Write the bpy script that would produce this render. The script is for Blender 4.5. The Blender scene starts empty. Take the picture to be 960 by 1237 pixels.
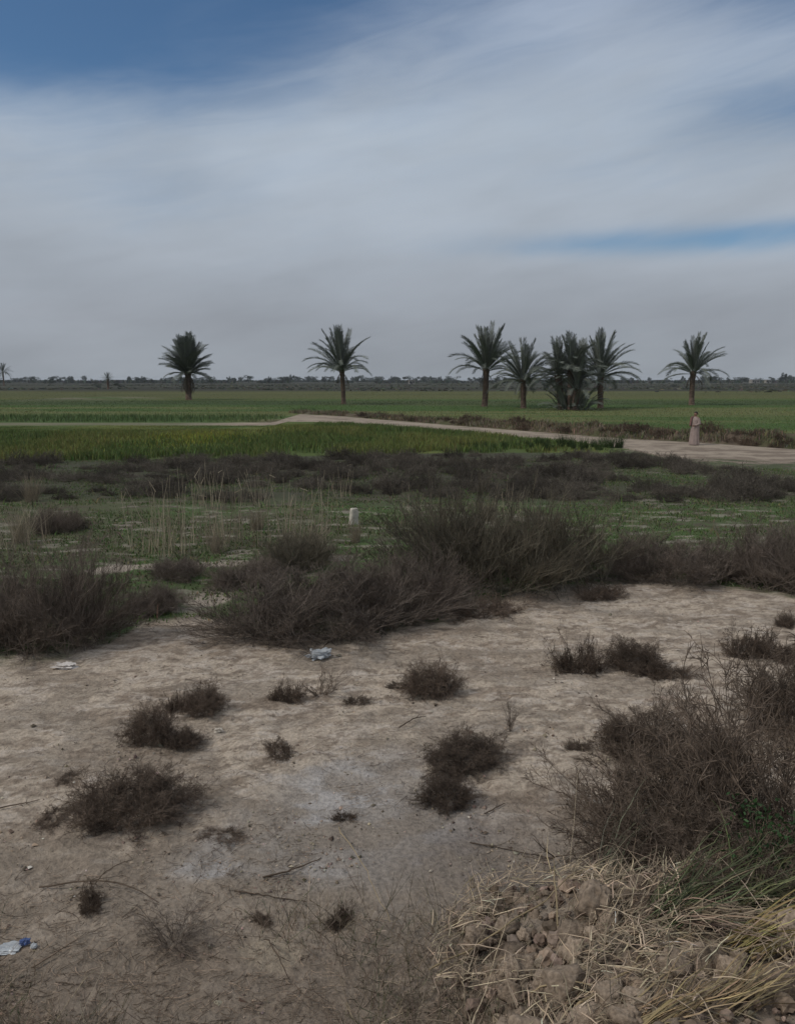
import bpy, math, random
import numpy as np
from mathutils import Vector, Matrix, Euler

R = math.radians
scene = bpy.context.scene
COL = scene.collection
HAZE = 0.0001
H = 3.3                       # eye height above the flat
FPX = 940.0                   # focal length in photo pixels (photo is 960 x 1237)
PITCH = R(9.63)
CP, SP = math.cos(PITCH), math.sin(PITCH)

# ------------------------------------------------------------------ noise
def _hash(ix, iy, iz, seed):
    n = (ix.astype(np.int64) * 374761393 + iy.astype(np.int64) * 668265263 + iz.astype(np.int64) * 2147483647 + seed * 1274126177) & 0xFFFFFFFF
    n = ((n ^ (n >> 13)) * 1274126177) & 0xFFFFFFFF
    n = n ^ (n >> 16)
    return (n & 0xFFFFFF) / float(0xFFFFFF)

def vnoise(x, y, seed=0):
    x = np.asarray(x, float); y = np.asarray(y, float)
    ix = np.floor(x); iy = np.floor(y)
    fx = x - ix; fy = y - iy
    fx = fx * fx * fx * (fx * (fx * 6 - 15) + 10); fy = fy * fy * fy * (fy * (fy * 6 - 15) + 10)
    z = np.zeros_like(ix)
    a = _hash(ix, iy, z, seed); b = _hash(ix + 1, iy, z, seed)
    c = _hash(ix, iy + 1, z, seed); d = _hash(ix + 1, iy + 1, z, seed)
    return (a * (1 - fx) + b * fx) * (1 - fy) + (c * (1 - fx) + d * fx) * fy

def fbm(x, y, seed=0, octv=4, gain=0.5):
    s = 0.0; a = 1.0; t = 0.0
    for o in range(octv):
        s = s + a * vnoise(x * 2 ** o + 17.3 * o, y * 2 ** o - 9.1 * o, seed + o * 7)
        t += a; a *= gain
    return s / t                       # 0..1, mean .5

def vnoise3(p, seed=0):
    i = np.floor(p); f = p - i; f = f * f * (3 - 2 * f)
    out = 0
    for dx in (0, 1):
        for dy in (0, 1):
            for dz in (0, 1):
                w = (f[:, 0] if dx else 1 - f[:, 0]) * (f[:, 1] if dy else 1 - f[:, 1]) * (f[:, 2] if dz else 1 - f[:, 2])
                out = out + w * _hash(i[:, 0] + dx, i[:, 1] + dy, i[:, 2] + dz, seed)
    return out

def sstep(a, b, x):
    t = np.clip((x - a) / (b - a), 0, 1)
    return t * t * (3 - 2 * t)

# ------------------------------------------------------------------ photo pixel -> flat ground
def ray(u, v):
    xc = (u - 480) / FPX; yc = (618.5 - v) / FPX
    return xc, CP + yc * SP, -SP + yc * CP

def gp(u, v, z=0.0):
    dx, dy, dz = ray(u, v)
    t = (z - H) / dz
    return dx * t, dy * t

def poly(pts):
    a = np.array([gp(u, v) for u, v in pts])
    return a[:, 0], a[:, 1]

SANDX, SANDY = poly([(-300, 806), (0, 800), (110, 790), (160, 765), (235, 752), (300, 782), (430, 778), (560, 748), (620, 722), (700, 716), (780, 703), (860, 708), (960, 722), (1200, 730)])
NEARX, NEARY = poly([(-900, 513.9), (330, 513.9), (345, 509.5), (375, 509.5), (420, 512), (480, 517), (560, 522.5), (700, 534), (760, 543), (800, 553), (960, 558), (1400, 575)])
FARX, FARY = poly([(-900, 510.8), (330, 510.8), (337, 502), (345, 499), (420, 503.5), (480, 508.5), (560, 515), (700, 526), (760, 530.5), (837, 534.5), (960, 543), (1400, 565)])
FLDX, FLDY = poly([(-900, 562), (0, 558), (300, 553), (500, 548), (640, 547), (752, 547), (760, 541), (800, 541), (2000, 541)])

def sand_y(x): return np.interp(x, SANDX, SANDY)
def near_y(x): return np.interp(x, NEARX, NEARY)
def far_y(x): return np.interp(x, FARX, FARY)
def field_y(x): return np.minimum(np.interp(x, FLDX, FLDY), near_y(x) - 0.4)

# ------------------------------------------------------------------ terrain
def heap(x, y):
    n = 0.35 * (fbm(x * 1.3, y * 1.3, 91, 3) - 0.5)
    a = sstep(-0.05, 1.10, x + n * 1.4) * (1 - sstep(3.95, 4.62, y + n * 1.4 - 0.10 * np.clip(x - 1.0, 0, 3)))
    return a * (0.28 + 0.12 * sstep(0.5, 1.6, x)) * (1 - sstep(5.0, 7.0, x))

def h(x, y):
    x = np.asarray(x, float); y = np.asarray(y, float)
    z = 0.10 * (fbm(x * 0.30, y * 0.30, 3, 2) - 0.5) * sstep(2, 6, y) * (1 - sstep(28, 34, y))
    nearw = 1 - sstep(12, 22, y)
    z = z + nearw * (0.055 * (fbm(x * 1.7, y * 1.7, 11, 4) - 0.5))
    z = z + (sstep(10, 16, y) * (1 - sstep(27, 31, y))) * 0.10 * (fbm(x * 0.9, y * 0.9, 23, 3) - 0.5)
    z = z + 1.75 * (1 - sstep(0.3, 3.3, y))                     # road embankment the camera stands on
    z = z + heap(x, y)
    d = y - far_y(x)
    bump = sstep(0.2, 1.6, d) * (1 - sstep(3.0, 6.5, d))
    z = z + bump * sstep(-12, -6, x) * (0.18 + 0.34 * sstep(0, 14, x)) * (0.45 + 1.1 * fbm(x * 0.5, y * 0.5, 37, 3))
    # low ditch bank far left
    b = np.exp(-((y - (132 + (x + 50) * 0.6)) / 5.0) ** 2) * np.exp(-((x + 50) / 10.0) ** 2)
    z = z + 0.55 * b
    z = z + sstep(120, 600, y) * 0.5 * (fbm(x * 0.01, y * 0.01, 41, 3) - 0.5)
    return z

def gpt(u, v):
    z = 0.0
    for _ in range(8):
        x, y = gp(u, v, z)
        z = float(h(x, y))
    return Vector((x, y, z))

def depth_of(p):
    return p[1] * CP - (p[2] - H) * SP

# ------------------------------------------------------------------ materials
def new_mat(name):
    m = bpy.data.materials.new(name); m.use_nodes = True
    nt = m.node_tree
    return m, nt, nt.nodes['Principled BSDF']

def simple_mat(name, col, rough=0.85, var=0.35, nscale=6.0, bump=0.0, objvar=0.0, spec=0.15, use_tint=True):
    m, nt, b = new_mat(name)
    N, L = nt.nodes, nt.links
    b.inputs['Roughness'].default_value = rough
    b.inputs['Specular IOR Level'].default_value = spec
    tc = N.new('ShaderNodeTexCoord')
    nz = N.new('ShaderNodeTexNoise'); nz.inputs['Scale'].default_value = nscale; nz.inputs['Detail'].default_value = 5
    L.new(tc.outputs['Object'], nz.inputs['Vector'])
    mr = N.new('ShaderNodeMapRange'); mr.inputs[1].default_value = 0.3; mr.inputs[2].default_value = 0.7
    mr.inputs[3].default_value = 1 - var; mr.inputs[4].default_value = 1 + var
    L.new(nz.outputs['Fac'], mr.inputs[0])
    val = mr.outputs[0]
    if use_tint:
        at = N.new('ShaderNodeAttribute'); at.attribute_name = 'tint'
        mu = N.new('ShaderNodeMath'); mu.operation = 'MULTIPLY'
        L.new(val, mu.inputs[0]); L.new(at.outputs['Fac'], mu.inputs[1]); val = mu.outputs[0]
    if objvar:
        oi = N.new('ShaderNodeObjectInfo')
        m2 = N.new('ShaderNodeMapRange'); m2.inputs[3].default_value = 1 - objvar; m2.inputs[4].default_value = 1 + objvar
        L.new(oi.outputs['Random'], m2.inputs[0])
        mu2 = N.new('ShaderNodeMath'); mu2.operation = 'MULTIPLY'
        L.new(val, mu2.inputs[0]); L.new(m2.outputs[0], mu2.inputs[1]); val = mu2.outputs[0]
    vm = N.new('ShaderNodeVectorMath'); vm.operation = 'SCALE'
    vm.inputs[0].default_value = col[:3]
    L.new(val, vm.inputs['Scale'])
    L.new(vm.outputs[0], b.inputs['Base Color'])
    if bump:
        bp = N.new('ShaderNodeBump'); bp.inputs['Strength'].default_value = bump; bp.inputs['Distance'].default_value = 0.03
        L.new(nz.outputs['Fac'], bp.inputs['Height']); L.new(bp.outputs[0], b.inputs['Normal'])
    return m

def col_mat(name, rough=0.9, var=0.25, nscale=30.0, bump=0.0, bdist=0.01, spec=0.1, fine=0.0):
    """base colour from the mesh's own 'Col' attribute with procedural noise over it"""
    m, nt, b = new_mat(name)
    N, L = nt.nodes, nt.links
    b.inputs['Roughness'].default_value = rough
    b.inputs['Specular IOR Level'].default_value = spec
    at = N.new('ShaderNodeAttribute'); at.attribute_name = 'Col'
    tc = N.new('ShaderNodeTexCoord')
    nz = N.new('ShaderNodeTexNoise'); nz.inputs['Scale'].default_value = nscale; nz.inputs['Detail'].default_value = 8; nz.inputs['Roughness'].default_value = 0.65
    L.new(tc.outputs['Object'], nz.inputs['Vector'])
    mr = N.new('ShaderNodeMapRange'); mr.inputs[1].default_value = 0.3; mr.inputs[2].default_value = 0.7
    mr.inputs[3].default_value = 1 - var; mr.inputs[4].default_value = 1 + var
    L.new(nz.outputs['Fac'], mr.inputs[0])
    vm = N.new('ShaderNodeVectorMath'); vm.operation = 'SCALE'
    L.new(at.outputs['Color'], vm.inputs[0]); L.new(mr.outputs[0], vm.inputs['Scale'])
    L.new(vm.outputs[0], b.inputs['Base Color'])
    if bump:
        hsrc = nz.outputs['Fac']
        if fine:
            vo = N.new('ShaderNodeTexVoronoi'); vo.feature = 'DISTANCE_TO_EDGE'; vo.inputs['Scale'].default_value = fine
            wv = N.new('ShaderNodeTexNoise'); wv.inputs['Scale'].default_value = 2.5; wv.inputs['Detail'].default_value = 4
            L.new(tc.outputs['Object'], wv.inputs['Vector'])
            ad = N.new('ShaderNodeVectorMath'); ad.operation = 'ADD'
            sc = N.new('ShaderNodeVectorMath'); sc.operation = 'SCALE'; sc.inputs['Scale'].default_value = 0.5
            L.new(wv.outputs['Color'], sc.inputs[0]); L.new(tc.outputs['Object'], ad.inputs[0]); L.new(sc.outputs[0], ad.inputs[1])
            L.new(ad.outputs[0], vo.inputs['Vector'])
            cr = N.new('ShaderNodeMapRange'); cr.inputs[1].default_value = 0.0; cr.inputs[2].default_value = 0.12
            L.new(vo.outputs['Distance'], cr.inputs[0])
            mx = N.new('ShaderNodeMath'); mx.operation = 'MULTIPLY_ADD'; mx.inputs[1].default_value = 0.10
            L.new(cr.outputs[0], mx.inputs[0]); L.new(nz.outputs['Fac'], mx.inputs[2])
            hsrc = mx.outputs[0]
        bp = N.new('ShaderNodeBump'); bp.inputs['Strength'].default_value = bump; bp.inputs['Distance'].default_value = bdist
        L.new(hsrc, bp.inputs['Height']); L.new(bp.outputs[0], b.inputs['Normal'])
    return m

M = {}
M['soil'] = col_mat('dry_soil', 0.95, 0.32, 30.0, 0.9, 0.035, 0.05, fine=5.0)
M['road'] = col_mat('road_dust', 0.95, 0.18, 6.0, 0.5, 0.05, 0.05)
M['grass'] = col_mat('grass_blades', 0.75, 0.1, 3.0, 0, 0.01, 0.12)
M['clod'] = simple_mat('earth_clod', (0.262, 0.206, 0.155), 0.95, 0.35, 5.0, 0.35, 0.2, 0.05, use_tint=False)
M['clodcol'] = col_mat('earth_crumb', 0.95, 0.25, 30.0, 0.3, 0.01, 0.05)
M['dead'] = simple_mat('dead_twigs', (0.122, 0.092, 0.070), 0.9, 0.35, 3.0, 0, 0.35)
M['deadgrey'] = simple_mat('grey_dead_twigs', (0.158, 0.128, 0.104), 0.9, 0.3, 3.0, 0, 0.12)
M['brown'] = simple_mat('brown_twigs', (0.145, 0.112, 0.086), 0.9, 0.3, 3.0, 0, 0.1)
M['band'] = simple_mat('saltbush_twigs', (0.106, 0.091, 0.073), 0.9, 0.35, 3.0, 0, 0.4)
M['reed'] = simple_mat('dry_reed', (0.34, 0.285, 0.205), 0.8, 0.25, 3.0, 0, 0.2)
M['straw'] = simple_mat('dry_straw', (0.36, 0.28, 0.165), 0.7, 0.25, 6.0, 0, 0.2, 0.25)
M['stick'] = simple_mat('weathered_stick', (0.10, 0.075, 0.055), 0.9, 0.3, 30.0, 0.3, 0.2)
M['frond'] = simple_mat('palm_leaf', (0.132, 0.146, 0.118), 0.6, 0.2, 0.6, 0, 0.18, 0.3)
M['deadfrond'] = simple_mat('dead_palm_leaf', (0.14, 0.115, 0.09), 0.8, 0.25, 0.6, 0, 0.15)
M['trunk'] = simple_mat('palm_trunk', (0.12, 0.085, 0.065), 0.95, 0.35, 2.5, 0.6, 0.1, 0.05, use_tint=True)
M['tree'] = simple_mat('far_tree_leaf', (0.060, 0.070, 0.056), 0.8, 0.3, 0.3, 0, 0.25)
M['plaster'] = simple_mat('pale_plaster', (0.27, 0.25, 0.22), 0.9, 0.12, 0.8, 0.1, 0, 0.1, use_tint=False)
M['dark'] = simple_mat('dark_opening', (0.03, 0.028, 0.026), 0.6, 0.1, 2, 0, 0, 0.3, use_tint=False)
M['marker'] = simple_mat('whitewashed_concrete', (0.46, 0.43, 0.36), 0.9, 0.35, 9.0, 0.4, 0, 0.1, use_tint=False)
M['weed'] = simple_mat('green_weed', (0.026, 0.058, 0.018), 0.6, 0.3, 8.0, 0, 0, 0.25)
M['longgrass'] = col_mat('long_grass', 0.6, 0.15, 10.0, 0, 0.01, 0.25)

# ------------------------------------------------------------------ mesh helpers
def mk(name, V, faces, mat=None, tint=None, cols=None, smooth=True, link=True):
    """faces: list of int arrays (n, k). tint: per-vertex float, cols: per-vertex rgb"""
    me = bpy.data.meshes.new(name)
    V = np.asarray(V, np.float32)
    me.vertices.add(len(V)); me.vertices.foreach_set('co', V.ravel())
    faces = [np.asarray(f, np.int32) for f in faces if len(f)]
    nl = sum(f.size for f in faces); npoly = sum(len(f) for f in faces)
    me.loops.add(nl); me.polygons.add(npoly)
    me.loops.foreach_set('vertex_index', np.concatenate([f.ravel() for f in faces]))
    tot = np.concatenate([np.full(len(f), f.shape[1], np.int32) for f in faces])
    st = np.concatenate([[0], np.cumsum(tot)[:-1]]).astype(np.int32)
    me.polygons.foreach_set('loop_start', st)
    me.polygons.foreach_set('loop_total', tot)
    me.polygons.foreach_set('use_smooth', np.full(npoly, bool(smooth)))
    if tint is not None:
        a = me.attributes.new('tint', 'FLOAT', 'POINT'); a.data.foreach_set('value', np.asarray(tint, np.float32))
    if cols is not None:
        a = me.attributes.new('Col', 'FLOAT_COLOR', 'POINT')
        c = np.ones((len(V), 4), np.float32); c[:, :3] = cols
        a.data.foreach_set('color', c.ravel())
    me.update(calc_edges=True); me.validate()
    if mat: me.materials.append(mat)
    if not link: return me
    o = bpy.data.objects.new(name, me); COL.objects.link(o)
    return o

def tag(o, label=None, cat=None, group=None, kind=None):
    if label: o['label'] = label
    if cat: o['category'] = cat
    if group: o['group'] = group
    if kind: o['kind'] = kind
    return o

def empty(name, loc, rz=0):
    o = bpy.data.objects.new(name, None); COL.objects.link(o)
    o.location = loc; o.rotation_euler = (0, 0, rz); o.empty_display_size = 0.2
    return o

def add(name, me, parent=None, loc=(0, 0, 0), rot=(0, 0, 0), scale=(1, 1, 1)):
    o = bpy.data.objects.new(name, me); COL.objects.link(o)
    o.parent = parent; o.location = loc; o.rotation_euler = rot; o.scale = scale
    return o

def copy_tree(o, parent=None):
    c = o.copy(); COL.objects.link(c); c.parent = parent
    for ch in list(o.children):
        copy_tree(ch, c)
    return c

def norm(v):
    return v / np.maximum(np.linalg.norm(v, axis=-1, keepdims=True), 1e-9)

def tubes(P, r0, r1, k=3):
    """P (N,S,3) paths, r0,r1 (N,) radii -> verts, quads"""
    N, S, _ = P.shape
    d = norm(P[:, -1] - P[:, 0] + 1e-6)
    ref = np.where(np.abs(d[:, 2:3]) > 0.9, np.array([[1.0, 0, 0]]), np.array([[0, 0, 1.0]]))
    a = norm(np.cross(d, ref)); b = np.cross(d, a)
    t = np.linspace(0, 1, S)[None, :]
    r = np.asarray(r0)[:, None] * (1 - t) + np.asarray(r1)[:, None] * t
    ang = np.arange(k) * 2 * math.pi / k
    off = a[:, None, None, :] * np.cos(ang)[None, None, :, None] + b[:, None, None, :] * np.sin(ang)[None, None, :, None]
    V = P[:, :, None, :] + off * r[:, :, None, None]
    base = (np.arange(N) * S * k)[:, None, None]
    s = (np.arange(S - 1) * k)[None, :, None]
    i = np.arange(k)[None, None, :]; j = (i + 1) % k
    q = np.stack([base + s + i, base + s + j, base + s + k + j, base + s + k + i], -1).reshape(-1, 4)
    return V.reshape(-1, 3), q

class Bag:
    def __init__(s): s.V = []; s.F = {}; s.T = []; s.C = []; s.n = 0
    def put(s, V, F, tint=None, col=None):
        V = np.asarray(V, float); F = np.asarray(F)
        s.V.append(V); s.F.setdefault(F.shape[1], []).append(F + s.n); s.n += len(V)
        s.T.append(np.broadcast_to(1.0 if tint is None else tint, (len(V),)))
        s.C.append(np.broadcast_to((1, 1, 1) if col is None else col, (len(V), 3)))
    def build(s, name, mat, link=True, smooth=True):
        return mk(name, np.concatenate(s.V), [np.concatenate(f) for f in s.F.values()], mat, np.concatenate(s.T), np.concatenate(s.C), smooth, link)

# ------------------------------------------------------------------ shrubs
def bez(root, tgt, S, bow, wig, rng):
    N = len(root); L = np.linalg.norm(tgt - root, axis=1)[:, None]
    ctrl = 0.5 * (root + tgt) + np.array([[0, 0, 1.0]]) * bow * L
    t = np.linspace(0, 1, S)[None, :, None]
    P = (1 - t) ** 2 * root[:, None] + 2 * t * (1 - t) * ctrl[:, None] + t ** 2 * tgt[:, None]
    w = np.cumsum(rng.normal(0, 1, (N, S, 3)), 1) / S ** 0.5
    w = w - w[:, :1]
    return P + w * (wig * L)[:, None] * t

def kids(P, nper, tlo, thi, spread, ratio, upb, S, curl, wig, rng):
    N, SS, _ = P.shape
    idx = np.repeat(np.arange(N), nper); n = len(idx)
    t = rng.uniform(tlo, thi, n); f = t * (SS - 1); i = np.minimum(f.astype(int), SS - 2); f = (f - i)[:, None]
    p = P[idx, i] * (1 - f) + P[idx, i + 1] * f
    tan = norm(P[idx, i + 1] - P[idx, i])
    L = np.linalg.norm(P[:, -1] - P[:, 0], axis=1)[idx] * ratio * (1.15 - 0.6 * t) * rng.uniform(0.5, 1.25, n)
    d = norm(tan + spread * rng.normal(0, 0.6, (n, 3)) + np.array([[0, 0, upb]]))
    c = rng.normal(0, curl, (n, 3))
    out = [p]
    for k in range(S - 1):
        p = p + d * (L / (S - 1))[:, None]
        out.append(p)
        d = norm(d + c + rng.normal(0, wig, (n, 3)))
    Q = np.stack(out, 1)
    Q[..., 2] = np.maximum(Q[..., 2], 0.004)
    return Q

def shrub_mesh(name, mat, seed, rx, ry, hh, n1, n2, n3, foot=0.3, bow=0.15, wig=0.06, spread=0.8, ratio=0.42, upb=0.15, curl=0.12, low=0.0, pw=1.0,
               r=0.004, leaf=0, leafsize=0.02, ragged=0.25, S=5, ratio3=0.5, lean=(0, 0), lumpy=1.0):
    rng = np.random.default_rng(seed)
    a = rng.uniform(0, 2 * math.pi, n1)
    w = low + (1 - low) * rng.uniform(0, 1, n1) ** pw
    lump = 1 + lumpy * (0.28 * np.sin(a * 2 + seed) * np.cos(a * 3 + 2 * seed) + 0.15 * np.sin(5 * a + seed * 3))
    c = np.sqrt(np.maximum(1 - w ** 2, 0)); rr = rng.uniform(1 - ragged, 1.06, n1) * lump
    tgt = np.stack([rx * c * np.cos(a) * rr, ry * c * np.sin(a) * rr, np.maximum(hh * w * rr, 0.02)], 1)
    tgt[:, 0] += lean[0] * w; tgt[:, 1] += lean[1] * w
    q = np.sqrt(rng.uniform(0, 1, n1)) * foot; b = a + rng.normal(0, 0.6, n1)
    root = np.stack([rx * q * np.cos(b), ry * q * np.sin(b), np.full(n1, -0.02)], 1)
    B = Bag()
    def put(P, r0, r1):
        n = len(P)
        V, F = tubes(P, np.full(n, r0) * rng.uniform(0.7, 1.3, n), np.full(n, r1))
        B.put(V, F, np.repeat(rng.uniform(0.55, 1.5, n), P.shape[1] * 3))
    P1 = bez(root, tgt, S + 1, bow, wig, rng); P1[..., 2] = np.maximum(P1[..., 2], -0.02)
    put(P1, r, r * 0.45)
    P2 = kids(P1, n2, 0.2, 1.0, spread, ratio, upb, S, curl, curl * 0.8, rng); put(P2, r * 0.6, r * 0.3)
    last = P2
    if n3:
        P3 = kids(P2, n3, 0.15, 1.0, spread, ratio3, upb, 4, curl, curl * 0.8, rng); put(P3, r * 0.42, r * 0.25); last = P3
    if leaf:
        n = leaf; i = rng.integers(0, len(last), n); j = rng.integers(1, last.shape[1], n)
        c0 = last[i, j]
        u = norm(rng.normal(0, 1, (n, 3))) * leafsize; v = norm(rng.normal(0, 1, (n, 3))) * leafsize * 0.5
        V = np.stack([c0 - v, c0 + u * 0.5, c0 + v, c0 - u], 1).reshape(-1, 3)
        B.put(V, np.arange(4 * n).reshape(-1, 4), np.repeat(rng.uniform(0.7, 1.5, n), 4))
    return B.build(name, mat, link=False)

# ------------------------------------------------------------------ ground
def axis(segs):
    out = []
    for a, b, s0, s1 in segs:
        x = a
        while x < b:
            out.append(x); t = (x - a) / (b - a); x += s0 * (1 - t) + s1 * t
    return out

def ground_cols(x, y):
    n1 = fbm(x * 0.8, y * 1.6, 101, 5, 0.6); n2 = fbm(x * 3.1, y * 3.1, 102, 5, 0.6); n3 = fbm(x * 0.22, y * 0.3, 103, 3)
    n4 = fbm(x * 7.0, y * 9.0, 107, 4, 0.65); n8 = fbm(x * 2.2, y * 4.0, 109, 5, 0.6)
    def L(c): return np.array(c)[None, :]
    def mix(c, d, f): return c * (1 - f[:, None]) + d * f[:, None]
    c = np.broadcast_to(L((0.475, 0.396, 0.312)), (len(x), 3)).copy()
    c = mix(c, L((0.25, 0.195, 0.148)), sstep(0.52, 0.70, n1) * 0.6)                       # browner stains
    c = mix(c, L((0.47, 0.40, 0.33)), sstep(0.54, 0.70, n2) * 0.7)
    c = mix(c, L((0.19, 0.145, 0.108)), sstep(0.56, 0.70, n4) * 0.6)
    c = mix(c, L((0.21, 0.165, 0.125)), sstep(0.57, 0.66, fbm(x * 2.6, y * 6.0, 113, 5, 0.7)) * 0.6)
    c = mix(c, L((0.54, 0.47, 0.40)), sstep(0.59, 0.68, fbm(x * 4.0, y * 9.0, 115, 4, 0.7)) * 0.6)
    c = mix(c, L((0.17, 0.132, 0.10)), sstep(0.585, 0.65, fbm(x * 4.5, y * 13.0, 119, 4, 0.7)) * 0.6)
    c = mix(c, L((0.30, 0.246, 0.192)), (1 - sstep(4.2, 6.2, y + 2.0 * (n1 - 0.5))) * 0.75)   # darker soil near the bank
    # grey salt crust in the middle
    sx, sy = gp(430, 985)
    s = np.exp(-(((x - sx) / 0.75) ** 2 + ((y - sy) / 0.8) ** 2)); s2 = np.exp(-(((x + 1.25) / 0.35) ** 2 + ((y - 4.95) / 0.22) ** 2))
    c = mix(c, L((0.29, 0.26, 0.23)), np.clip(sstep(0.12, 0.55, (s + s2) * (0.5 + n1)), 0, 1) * 0.7)
    c = mix(c, L((0.44, 0.415, 0.395)), sstep(0.49, 0.60, n2 * 0.4 + n8 * 0.6) * np.clip((s + s2) * 1.6, 0, 1) * 0.7)
    dx_, dy_ = gp(590, 1045); dm = np.exp(-(((x - dx_) / 0.75) ** 2 + ((y - dy_) / 0.55) ** 2))
    c = mix(c, L((0.185, 0.160, 0.142)), np.clip(dm * (0.4 + 1.1 * n1), 0, 1) * 0.8)
    px_, py_ = gp(325, 1150); pm = np.exp(-(((x - px_) / 0.22) ** 2 + ((y - py_) / 0.16) ** 2))
    c = mix(c, L((0.43, 0.36, 0.27)), np.clip(sstep(.25, .7, pm * (.5 + n2)), 0, 1) * .9)
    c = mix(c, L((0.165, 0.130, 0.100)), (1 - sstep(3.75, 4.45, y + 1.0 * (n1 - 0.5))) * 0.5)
    c = mix(c, L((0.24, 0.20, 0.158)), sstep(0.53, 0.62, fbm(x * 1.1, y * 2.4, 117, 5, .62)) * 0.5)
    # beyond the bare sand: thin green with pale crust
    sy = sand_y(x) + 1.3 * (n1 - 0.5) + 0.5 * (n2 - 0.5)
    g = sstep(-0.1, 0.7, y - sy)
    veg = mix(np.broadcast_to(L((0.100, 0.108, 0.062)), c.shape), L((0.085, 0.125, 0.050)), sstep(0.4, 0.62, n3))
    veg = mix(veg, L((0.10, 0.083, 0.064)), sstep(0.52, 0.64, n2) * 0.8)
    veg = mix(veg, L((0.27, 0.24, 0.195)), sstep(0.60, 0.66, fbm(x * 1.3, y * 3.6, 131, 5, 0.68)) * 0.7 * (1 - sstep(19, 22, y) * (x < 6)))
    # pale track on the left behind the first bushes
    tx, ty = poly([(100, 690), (170, 686), (240, 683), (310, 679)])
    tr = np.exp(-((y - np.interp(x, tx, ty)) / 0.28) ** 2) * sstep(tx[0] - .3, tx[0] + .3, x) * (1 - sstep(tx[-1] - .4, tx[-1] + .2, x))
    px, py = gp(255, 722); tr2 = np.exp(-(((x - px) / 0.5) ** 2 + ((y - py) / 0.9) ** 2))
    veg = mix(veg, L((0.34, 0.29, 0.235)), np.clip(sstep(0.3, 0.7, (tr + 0.8 * tr2) * (0.4 + 1.2 * n2)), 0, 1))
    c = mix(c, veg, g)
    # dark scrub band
    b = sstep(20.0, 22.5, y + 4 * (n3 - 0.5)) * (1 - 0.55 * sstep(4, 10, x))
    c = mix(c, L((0.070, 0.068, 0.050)), b * 0.85)
    # bare verge at the right of the near road edge
    vv = sstep(-3.5, -0.5, y - near_y(x)) * sstep(9.5, 12.5, x)
    c = mix(c, L((0.26, 0.21, 0.165)), vv * sstep(0.38, 0.6, n2 * 0.5 + n1 * 0.5))
    # green field in front of the road
    f = sstep(-0.3, 0.5, y - field_y(x)) * sstep(0, 1, field_y(x) + 1e-3)
    f = f * (1 - sstep(9.5, 13.0, x + 3 * (n1 - .5)))
    yel = sstep(0.5, 0.68, fbm(x * 0.25, y * 0.12, 141, 3))
    c = mix(c, mix(np.broadcast_to(L((0.090, 0.120, 0.042)), c.shape), L((0.130, 0.150, 0.050)), yel), f)
    # beyond the road
    d = y - far_y(x)
    bm = sstep(-0.2, 0.3, d)
    n5 = fbm(x * 0.035, y * 0.16, 151, 5, .6); n6 = fbm(x * 0.012, y * 0.02, 152, 4)
    fg = mix(np.broadcast_to(L((0.072, 0.112, 0.038)), c.shape), L((0.130, 0.142, 0.060)), sstep(0.42, 0.62, n5))
    fg = mix(fg, L((0.060, 0.080, 0.038)), sstep(100, 108, y + 10 * (n5 - .5)) * (1 - sstep(125, 132, y)) * 0.75)
    fg = mix(fg, L((0.110, 0.114, 0.050)), sstep(125, 150, y + 20 * (n5 - .5)))
    fg = mix(fg, L((0.085, 0.095, 0.045)), sstep(0.45, 0.6, fbm(x * 0.006, y * 0.05, 155, 3)) * sstep(140, 170, y) * .6)
    fg = mix(fg, L((0.046, 0.046, 0.036)), sstep(215, 270, y + 60 * (n6 - 0.5)))
    fg = mix(fg, L((0.066, 0.068, 0.050)), sstep(0.5, 0.62, fbm(x * 0.004, y * 0.012, 161, 4)) * sstep(300, 400, y) * 0.7)
    bk = np.exp(-((y - (132 + (x + 50) * 0.6)) / 4.0) ** 2) * np.exp(-((x + 50) / 9.0) ** 2)
    fg = mix(fg, L((0.19, 0.165, 0.125)), np.clip(bk * 1.2, 0, 1) * sstep(.35, .6, n5))
    be = (1 - sstep(3.0, 6.0, d + 3 * (n2 - .5))) * sstep(-13, -9, x)
    fg = mix(fg, mix(np.broadcast_to(L((0.13, 0.10, 0.075)), c.shape), L((0.085, 0.085, 0.045)), sstep(0.45, 0.6, n1)), be)
    c = mix(c, fg, bm)
    return c

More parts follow.
